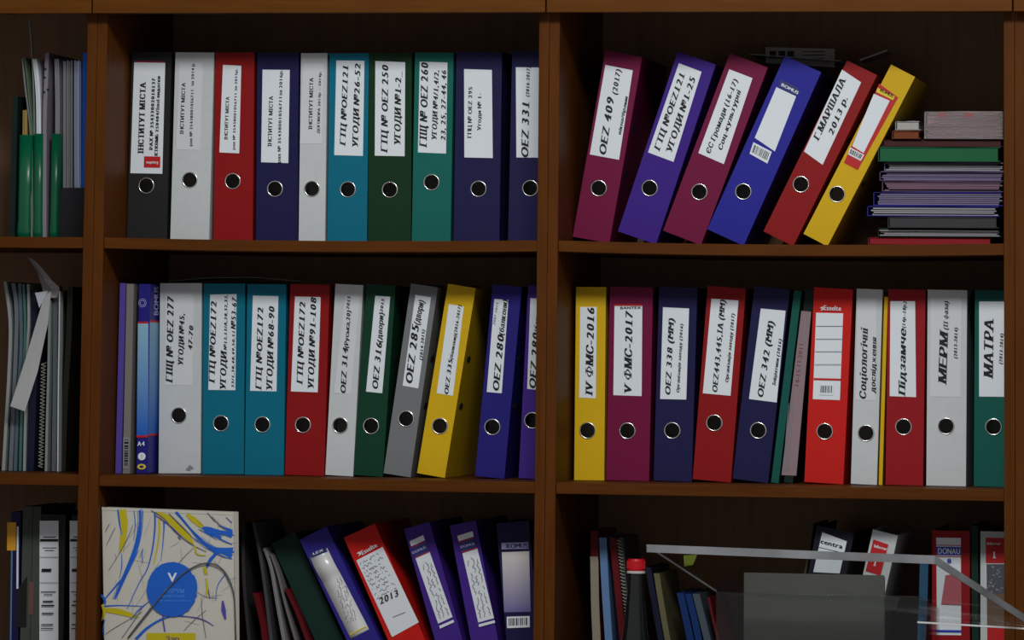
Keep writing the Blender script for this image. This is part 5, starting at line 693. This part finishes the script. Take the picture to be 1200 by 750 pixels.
# ------------------------------------------------------------------ bent papers, magazines, thin books
def bent_thing(b):
    base = b['pts'][-1]; x0, z0 = base; w, d = b['w'], b['d']
    t = thing(b['noun'], (x0+w/2, b['y'], z0), b['name'], b['cat'], b.get('group'))
    P = [Vector(p)-Vector((x0+w/2, z0)) for p in b['pts']]
    Q = []
    for i in range(len(P)-1):
        p0, p1, p2, p3 = P[max(i-1, 0)], P[i], P[i+1], P[min(i+2, len(P)-1)]
        for k in range(4):
            u = k/4; Q.append(.5*((2*p1)+(p2-p0)*u+(2*p0-5*p1+4*p2-p3)*u*u+(3*p1-p0-3*p2+p3)*u**3))
    Q.append(P[-1])
    def shell(fa, fb, y0, y1, trim=0):
        mb = MB(); vs = []; fs = []; Z = [q for q in Q]
        for i, q in enumerate(Z):
            z = q.y - (trim if i == 0 else 0)
            vs += [(q.x+w*fa, y0, z), (q.x+w*fb, y0, z), (q.x+w*fb, y1, z), (q.x+w*fa, y1, z)]
        n = len(Z)
        for i in range(n-1):
            o = 4*i; fs += [(o+j, o+(j+1) % 4, o+4+(j+1) % 4, o+4+j) for j in range(4)]
        fs += [(3, 2, 1, 0), (4*n-4, 4*n-3, 4*n-2, 4*n-1)]
        mb.add(vs, fs); return mb
    col = plast(b['color'])
    if b['cat'] in ('papers',):
        # a bundle: several leaves of slightly different depth
        n = max(3, min(8, int(w/.0012)))
        mb = MB(); rnd = random.Random(len(b['key'])+int(w*1e5))
        for k in range(n):
            s = shell(k/n, (k+.8)/n, rnd.uniform(0, .006), d-rnd.uniform(0, .01), rnd.uniform(0, .003)); mb.add(s.v, s.f)
        mb.build('sheets', col, t)
    elif b['noun'] in ('spiral_notebook',):
        shell(0, 1, .0, d).build('cover', col, t)
        coil = PTS['coil6'] if b['key'] == 'm6' else PTS['coil4']
        mb = MB(); n = 30
        L = len(coil)-1; cr = .0042
        path = []
        for i in range(n*8+1):
            f = i/(n*8)*L; s = min(int(f), L-1); u = f-s
            a, c = Vector(coil[s]), Vector(coil[s+1]); p = a*(1-u)+c*u
            p = p - Vector((x0+w/2, b['y'], z0)); p.z = max(p.z, .006)
            an = 2*math.pi*i/8
            path.append((p.x+cr*math.cos(an), -.001+cr*math.sin(an), p.z))
        mb.tube(path, .0006, 5); c_ = mb.build('spiral_coil', mat('coil_wire', (160, 162, 148), rough=.4), t, smooth=True)
    elif b['noun'] in ('punched_pocket',):
        shell(0, 1, 0, d).build('strip', CLEAR if False else col, t)
        mb = MB()
        for p in PTS['holes'][:4]:
            q = Vector(p)-Vector((x0+w/2, b['y'], z0)); pr = [(q.x+.0022*math.cos(a*math.pi/6), q.z+.0022*math.sin(a*math.pi/6)) for a in range(12)]
            mb.prism(pr, -.0006, -.0001)
        mb.build('punch_hole', pm('ink'), t)
    else:
        f = min(.0011/w, .22)
        a = shell(0, f, 0, d); c = shell(1-f, 1, 0, d); e = shell(f, 1-f, 0, .0012); a.add(c.v, c.f); a.add(e.v, e.f)
        a.build('cover', col, t)
        if w > .002: shell(f*1.1, 1-f*1.1, .0014, d-.005, .004).build('pages', PAGES, t)
        if b['key'] == 'q1':
            mb = MB(); top = z0 + .165
            q = [p for p in Q if p.y < .268] ; q = [Vector((q[0].x-.0008, .268))] + q
            vs = []
            for p in q: vs += [(p.x-.0006, -.0012, p.y), (p.x+w+.0004, -.0012, p.y)]
            nn = len(q); vs += [(v[0], -.0002, v[2]) for v in vs]
            mb.add(vs, [(2*i, 2*i+1, 2*i+3, 2*i+2) for i in range(nn-1)] + [(2*nn+2*i, 2*nn+2*i+1, 2*nn+2*i+3, 2*nn+2*i+2) for i in range(nn-1)])
            mb.build('spine_panel', mat('beige_panel', (128, 120, 104), rough=.6), t)
for b in BENT: bent_thing(b)

# black magazine file that holds the papers of the top left compartment
p0, p1 = PTS['tray']; bx0, bx1 = p0[0], min(p1[0], -.7372); bz = shelf_z(0, 0, 0)+.0006
t = thing('magazine_file', ((bx0+bx1)/2, .155, bz), 'black open magazine file holding paper stacks, top left compartment', 'magazine file')
hw = (bx1-bx0)/2; hf = p0[2]-bz; mk = mat('plastic_trayblack', (22, 22, 26), rough=.6)
mb = MB(); mb.box(-hw, hw, 0, .002, 0, hf); mb.build('front_wall', mk, t)
for s in (-1, 1):
    mb = MB(); a, c = (-hw, -hw+.0016) if s < 0 else (hw-.0016, hw)
    vs = [(0.002, 0), (.25, 0), (.25, .25), (.20, .25), (0.002, hf)]
    mb.add([(a, y, z) for y, z in vs] + [(c, y, z) for y, z in vs], [(0,1,2,3,4), (9,8,7,6,5)] + [(i, (i+1) % 5, 5+(i+1) % 5, 5+i) for i in range(5)])
    mb.build('side_wall', mk, t)

# leaves: single sheets that bend
def leaf(name, key, label, cat, colour, thick=.0008):
    P = [Vector(p) for p in PTS[key]]; c = sum(P, Vector())/len(P)
    lo = min(P, key=lambda p: p.z)
    t = thing(name, (lo.x, lo.y, lo.z), label, cat)
    mb = MB(); n = len(P); vs = [p-lo for p in P]; cc = c-lo
    vs = vs + [cc] + [v+Vector((0, thick, 0)) for v in vs] + [cc+Vector((0, thick, 0))]
    fs = [(i, (i+1) % n, n) for i in range(n)] + [(n+1+(i+1) % n, n+1+i, 2*n+1) for i in range(n)] + [(i, n+1+i, n+1+(i+1) % n, (i+1) % n) for i in range(n)]
    mb.add(vs, fs); mb.build('sheet', colour, t)
    return t
leaf('paper_sheet', 'hang_sheet', 'white folded paper sheet hanging out across the middle left magazines', 'paper', mat('paper_sheet', (150, 150, 150), rough=.6))
leaf('paper_sheet', 'hang_corner', 'small white paper corner poking out above the hanging sheet', 'paper', mat('paper_sheet2', (160, 164, 172), rough=.6))
leaf('plastic_sleeve', 'curl_sheet', 'curled grey plastic sleeve rising to a point in the middle left compartment', 'sleeve', mat('sleeve_grey', (150, 146, 146), rough=.4))

# ------------------------------------------------------------------ flat pile of folders, right bookcase, top shelf
zt = shelf_z(2, 0, .70)+.0028
tops = {}
for b in PILE:
    x0, x1, h = b['x0'], b['x1'], b['h']
    z = zt
    if b['key'] == 'f11': z = tops['f10']
    if b['key'] == 'f12': z = tops['f10']
    if b['key'] == 'f13': z = tops['f12']
    y0 = .140 + random.Random(b['key']).uniform(0, .02); d = .225
    t = thing('document_folder', ((x0+x1)/2, y0, z+.0002), b['name'], 'folder', 'folders lying in a flat pile')
    w = x1-x0; T = .0012; rnd = random.Random(b['key'])
    n = 12
    def wavy(za, zb, xa, xb, ya, yb, amp):
        mb = MB(); vs = []; ph = rnd.uniform(0, 6)
        for i in range(n+1):
            u = i/n; x = xa+(xb-xa)*u; o = amp*(math.sin(ph+u*5)+.5*math.sin(ph*2+u*11))*.5
            o = max(-.0005, min(o, .0008)) if amp else 0
            vs += [(x, ya, za), (x, yb, za), (x, yb, zb+o), (x, ya, zb+o)]
        fs = []
        for i in range(n):
            o = 4*i; fs += [(o+j, o+(j+1) % 4, o+4+(j+1) % 4, o+4+j) for j in range(4)]
        fs += [(0, 1, 2, 3), (4*n+3, 4*n+2, 4*n+1, 4*n)]
        mb.add(vs, fs); return mb
    cov = CLEAR if b['cov'] == 'cleargrey' else plast(b['cov'])
    mb = wavy(0, T, -w/2, w/2, 0, d, .0); k = wavy(h-T-.0008, h-.0008, -w/2+.002, w/2-rnd.uniform(0, .004), .001, d, .0008); mb.add(k.v, k.f)
    mb.box(-w/2, -w/2+T, .002, d, T, h-T-.0008)
    mb.build('cover', cov, t)
    if b['page'] != b['cov']:
        m_ = max(2, int(h/.0035)); mb = MB()
        for i in range(m_):
            za = T+.0002+(h-2*T-.0015)*i/m_; zb = T+(h-2*T-.0015)*(i+.75)/m_
            k = wavy(za, zb, -w/2+rnd.uniform(.002, .012), w/2-rnd.uniform(.001, .01), rnd.uniform(.0, .008), d-.01, .0); mb.add(k.v, k.f)
        mb.build('pages', plast(b['page']), t)
    else:
        mb = MB(); mb.box(-w/2+.003, w/2-.004, .003, d-.01, T+.0002, h-T-.0016); mb.build('pages', plast(b['page']) if b['page'] != 'greypaper' else PAGES, t)
    if b['key'] == 'f11':
        k = wavy(.001, h-.0015, -w/2+.001, w/2-.001, -.0012, -.0006, 0); k.build('front_film', mat('clear_film', (200, 190, 190), rough=.15, trans=.85, ior=1.15, spec=.6), t)
        for xx in (-.045, .0):
            mb = MB(); mb.box(xx, xx+.016, .0005, .0015, h-.010, h-.0035); mb.build('red_tab', pm('red'), t)
    tops[b['key']] = z+.0002+h+.0002
    zt = z+.0002+h+.0002

# ------------------------------------------------------------------ cards and sheets lying on the binder tops
a = [Vector(p) for p in PTS['card']]
t = thing('printed_card', tuple(a[3]), 'grey printed card lying behind the tops of the blue and red leaning binders', 'card')
mb = MB(); q = [p-a[3] for p in a]
mb.hexa(q, [p+Vector((0, .012, 0)) for p in q]); mb.build('card', mat('grey_card', (140, 136, 130), rough=.7), t, bevel=.0006)
mb = MB()
for i in range(3):
    x = .007+i*.0155; mb.box(x, x+.0115, -.0006, -.0002, .008, .021)
for i in range(3): mb.box(.064, .102, -.0006, -.0002, .007+i*.006, .0085+i*.006)
mb.build('print', pm('ink'), t)
p, q = [Vector(v) for v in PTS['topsheet']]
p.z += .009; q.z += .012
t = thing('paper_sheet', tuple(p), 'thin grey sheet lying under the printed card on the leaning binders', 'paper')
mb = MB(); dx = q-p; mb.hexa([Vector((0,0,0)), dx, dx+Vector((0,.16,0)), Vector((0,.16,0))], [v+Vector((0,0,.0012)) for v in (Vector((0,0,0)), dx, dx+Vector((0,.16,0)), Vector((0,.16,0)))]); mb.build('sheet', mat('grey_sheet', (150, 150, 146), rough=.7), t)
p, q = [Vector(v) for v in PTS['strip']]
t = thing('paper_strip', tuple(p), 'thin white strip tilted up between the red and yellow leaning binders', 'paper')
mb = MB(); dx = q-p; o = [Vector((0,0,0)), dx, dx+Vector((0,.08,0)), Vector((0,.08,0))]; mb.hexa(o, [v+Vector((-.0012,0,.0028)) for v in o]); mb.build('strip', mat('white_strip', (150, 146, 140), rough=.6), t)
P = [Vector(v) for v in PTS['sheet2']]
t = thing('paper_sheet', tuple(P[0]), 'thin grey sheet lying on top of the white and turquoise binders', 'paper')
mb = MB(); vs = []
for v in P:
    u = v-P[0]; vs += [u, u+Vector((0, .14, 0)), u+Vector((0, .14, .001)), u+Vector((0, 0, .001))]
mb.add(vs, [(4*i+j, 4*i+(j+1) % 4, 4*i+4+(j+1) % 4, 4*i+4+j) for i in range(3) for j in range(4)] + [(0, 1, 2, 3), (15, 14, 13, 12)])
mb.build('sheet', mat('grey_sheet', (150, 150, 146), rough=.7), t)

# ------------------------------------------------------------------ patterned paper carrier bag
B = [Vector(p) for p in PTS['bag']]; zb = -.6594
def ext(a, b): return a + (b-a)*((zb-a.z)/(b.z-a.z))
tl, tr = B[0], B[1]; br, bl = ext(B[1], B[2]), ext(B[0], B[3])
org = Vector(((bl.x+br.x)/2, .02, zb)); tl.x = max(tl.x, -.6993)
t = thing('paper_carrier_bag', tuple(org), 'white paper carrier bag with blue and yellow brush strokes and a blue disc', 'bag')
q = [v-org for v in (tl, tr, br, bl)]
G = .034
mb = MB(); th = .0006
back = [v+Vector((0, G, 0)) for v in q]
mid = [(q[1]+back[1])/2+Vector((-.012, 0, -.002)), (q[2]+back[2])/2+Vector((-.002, 0, 0))]
midl = [(q[0]+back[0])/2+Vector((.012, 0, -.002)), (q[3]+back[3])/2+Vector((.002, 0, 0))]
sec_t = [q[0], q[1], mid[0], back[1], back[0], midl[0]]; sec_b = [q[3], q[2], mid[1], back[2], back[3], midl[1]]
vs = sec_t+sec_b; mb.add(vs, [(i, (i+1) % 6, 6+(i+1) % 6, 6+i) for i in range(6)] + [(11, 10, 9, 8, 7, 6)])
bagm = mat('bag_paper', (178, 176, 165), rough=.45, mottle=.05, scale=14)
mb.build('bag_body', bagm, t)
mb = MB(); mb.hexa([q[0]+Vector((0, -.0008, -.0045)), q[1]+Vector((0, -.0008, -.0045)), q[1]+Vector((0, -.0008, .0)), q[0]+Vector((0, -.0008, 0))], [q[0]+Vector((0, .0004, -.0045)), q[1]+Vector((0, .0004, -.0045)), q[1]+Vector((0, .0012, .0005)), q[0]+Vector((0, .0012, .0005))])
mb.build('folded_hem', bagm, t)
def loc(p): return (p[0]-org.x, p[1]-org.z)
groups = {}
rnd = random.Random(21)
for i in range(34):                          # faint pen scratches printed all over the paper
    x, z, a_, L = rnd.uniform(-.10, .095), rnd.uniform(.15, .30), rnd.uniform(.5, 1.9), rnd.uniform(.012, .045)
    if i % 5 == 0: a_ = rnd.uniform(-.3, .3)
    mb = groups.setdefault('bagscratch', MB())
    ribbon(mb, [(x, z), (x+L*.5*math.cos(a_)+.001, z+L*.5*math.sin(a_)), (min(x+L*math.cos(a_), .105), min(z+L*math.sin(a_), .352))], [.0003, .0006, .0002], -.00075-.000002*i)
for i, (c, pts, ws) in enumerate(STROKES):
    mb = groups[(c, i)] = MB(); pts = [loc(p) for p in pts]; base = -.0010-.000025*i
    if c in ('bagblue', 'bagyellow') and max(ws) > .004:
        rnd = random.Random(i)
        for k in range(4):                   # dry-brush edges beside the main stroke
            off = rnd.uniform(-.9, .9)*max(ws)*.62; ribbon(mb, [(p[0]+off, p[1]+off*.3+rnd.uniform(-.002, .002)) for p in pts], [w*.12+.0003 for w in ws], base+.000004*(k+1))
    ribbon(mb, pts, ws, base)
for c, mb in groups.items(): mb.build('pen_scratches' if c == 'bagscratch' else 'brush_stroke', pm(c if c == 'bagscratch' else c[0]), t)
c0, c1 = [Vector(loc(p)) for p in PTS['bagc']]; r = (c1-c0).length
mb = MB(); rnd = random.Random(5); pr = []
for i in range(60):
    a_ = 2*math.pi*i/60; rr = r*(1.0+(.03*rnd.uniform(-1, 1) if -1.2 < (a_ if a_ < math.pi else a_-2*math.pi) < 1.0 else .008*rnd.uniform(-1, 1)))
    pr.append((c0.x+rr*math.cos(a_), c0.y+rr*1.05*math.sin(a_)))
yd = -.0028
mb.prism(pr, yd-.0003, yd); disc = mb.build('round_print', pm('bagblue'), t)
bx = [loc(p) for p in PTS['bagbox']]
mb = MB(); mb.prism(bx, yd-.0003, yd); ybox = mb.build('yellow_print', pm('bagyellow'), t)
for i, (s, a_, e, cap) in enumerate(BAGTEXT):
    mb = MB(); text_on(mb, s, loc(a_), loc(e), cap, 'sans', yd-.0006)
    mb.build('lettering', pm('paper') if i == 0 else pm('bagink') if i == 4 else mat('print_discpale', (60, 120, 200)), ybox if i == 4 else disc)
path = [Vector(p)-org for p in PTS['cord']]; path = [Vector((p.x, -.0050, p.z)) for p in path]
sm = []
for i in range(len(path)-1):
    p0, p1, p2, p3 = path[max(i-1, 0)], path[i], path[i+1], path[min(i+2, len(path)-1)]
    for k in range(4):
        u = k/4; sm.append(.5*((2*p1)+(p2-p0)*u+(2*p0-5*p1+4*p2-p3)*u*u+(3*p1-p0-3*p2+p3)*u**3))
sm.append(path[-1])
mb = MB(); mb.tube(sm, .0013, 6); mb.build('cord_handle', mat('cord_grey', (74, 78, 80), rough=.7), t, smooth=True)

# ------------------------------------------------------------------ bottle with a red cap
b = [Vector(p) for p in PTS['bottle']]
t = thing('plastic_bottle', (b[0].x, .05, zb), 'dark soft drink bottle with a red screw cap, bottom right shelf', 'bottle')
H = b[0].z-zb; hz = lambda i: b[i].z-zb
hr = lambda i: (b[i+1].x-b[i].x)/2
rc = hr(2)
mb = MB(); mb.lathe([(0, 0), (.026, 0), (.032, .006), (.0335, .02), (.0325, .05), (.0335, .07), (.0335, hz(8)-.055), (hr(8)*1.15, hz(8)-.02), (hr(8), hz(8)), (hr(8)*.86, hz(8)+.02), (hr(6), hz(6)), (hr(4)*.97, hz(4)-.012), (hr(4)*.93, hz(1)-.002)], 32)
mb.build('bottle_body', mat('dark_cola_plastic', (20, 22, 22), rough=.08, spec=.7), t, smooth=True)
mb = MB(); prof = [(rc*.93, hz(1)+.003), (rc*.97, hz(1)+.004), (rc, hz(1)+.006), (rc, H-.003), (rc*.92, H), (0, H)]
mb.lathe(prof, 40)
for i in range(40):
    a_ = 2*math.pi*i/40; c_, s_ = math.cos(a_), math.sin(a_)
    mb.box(rc*c_-.0004, rc*c_+.0004, rc*s_-.0004, rc*s_+.0004, hz(1)+.007, H-.004)
mb.build('screw_cap', mat('cap_red', (170, 14, 24), rough=.4), t)
mb = MB(); mb.lathe([(rc*.9, hz(1)-.001), (rc*1.04, hz(1)-.001), (rc*1.04, hz(1)+.0018), (rc*.9, hz(1)+.003)], 32); mb.build('neck_ring', mat('ring_white', (170, 170, 170), rough=.4), t)
mb = MB(); mb.lathe([(.0336, .085), (.0341, .086), (.0341, .132), (.0336, .133)], 32); mb.build('bottle_label', mat('label_dark', (34, 60, 50), rough=.4), t, smooth=True)

# ------------------------------------------------------------------ clear acrylic stand
T0 = [Vector(p) for p in PTS['plate']]; T1 = [Vector(p) for p in PTS['plateb']]
sf = [Vector(p) for p in PTS['stand_front']]; sr = [Vector(p) for p in PTS['stand_right']]
org = Vector((sf[0].x, -.12, zb))
t = thing('acrylic_stand', tuple(org), 'clear acrylic display stand with a slanting top plate, in front of the bottom right shelf', 'display stand')
mb = MB(); mb.hexa([p-org for p in T1], [p-org for p in T0]); mb.build('top_plate', ACRYL, t, bevel=.0008)
n = (T0[1]-T0[0]).normalized()
mb = MB(); a, c = T0[0]-org, T0[1]-org; a1, c1 = T1[0]-org, T1[1]-org; off = Vector((0, -.0012, 0))
mb.hexa([a1, c1, c1+off, a1+off], [a, c, c+off, a+off]); mb.build('gleam_edge', GLEAM, t)
a, c, a1, c1 = T0[1]-org, T0[2]-org, T1[1]-org, T1[2]-org; off = Vector((.0012, 0, 0))
mb = MB(); mb.hexa([a1, c1, c1+off, a1+off], [a, c, c+off, a+off]); mb.build('gleam_edge', GLEAM, t)
a, c, a1, c1 = T0[0]-org, T0[3]-org, T1[0]-org, T1[3]-org; off = Vector((-.0008, 0, 0)); a1 = a1+(a-a1)*.75; c1 = c1+(c-c1)*.3
mb = MB(); mb.hexa([a1, c1, c1+off, a1+off], [a, c, c+off, a+off]); mb.build('gleam_edge', GLEAM, t)
mb = MB(); lq = [Vector(p)-org for p in PTS['lime']]; mb.hexa(lq, [p+Vector((0, .0004, 0)) for p in lq]); mb.build('lime_patch', pm('lime'), t)  # lime patch added for the colour showing through the plate
def wall(p, q, name, thick):
    a, c = p-org, q-org; a0, c0 = Vector((a.x, a.y, 0)), Vector((c.x, c.y, 0)); d_ = (c-a); nn = Vector((-d_.y, d_.x, 0)).normalized()*thick
    mb = MB(); mb.hexa([a, c, c0, a0], [v+nn for v in (a, c, c0, a0)]); mb.build(name, SMOKE, t, bevel=.0006)
wall(sf[0], sf[1], 'front_wall', .004); wall(sr[0]+Vector((.0006, 0, 0)), sr[1], 'right_wall', -.004)
f0, f1 = [Vector(p)-org for p in PTS['foot']]
mb = MB(); dn = Vector((0, 0, -.004)); bk = Vector((0, .11, 0)); mb.hexa([f0+dn, f1+dn, f1, f0], [v+bk for v in (f0+dn, f1+dn, f1, f0)]); mb.build('side_ledge', ACRYL, t, bevel=.0006)
mb = MB(); off = Vector((0, -.001, 0)); mb.hexa([f0+dn*.7, f1+dn*.7, f1, f0], [v+off for v in (f0+dn*.7, f1+dn*.7, f1, f0)]); mb.build('gleam_edge', mat('ledge_gleam', (215, 215, 210), rough=.25, spec=.7), t)  # strip painted pale for the bright line along the ledge
# grey translucent folder standing inside the stand
g = [Vector(p) for p in PTS['grey_panel']]
t = thing('document_folder', (g[0].x, -.06, zb), 'frosted grey plastic folder standing inside the acrylic stand', 'folder')
mb = MB(); ww = g[1].x-g[0].x; hh = g[0].z-zb
mb.box(0, ww, 0, .0012, 0, hh); mb.box(0, ww, .014, .0152, 0, hh-.003); mb.box(0, .0012, .0012, .014, 0, hh-.003)
mb.build('cover', mat('frosted_grey', (86, 87, 81), rough=.45, trans=.15, mottle=.25, scale=6), t)
mb = MB(); mb.box(.002, ww-.003, .002, .0135, .001, hh-.012); mb.build('pages', mat('grey_pages', (92, 92, 88), rough=.8), t)
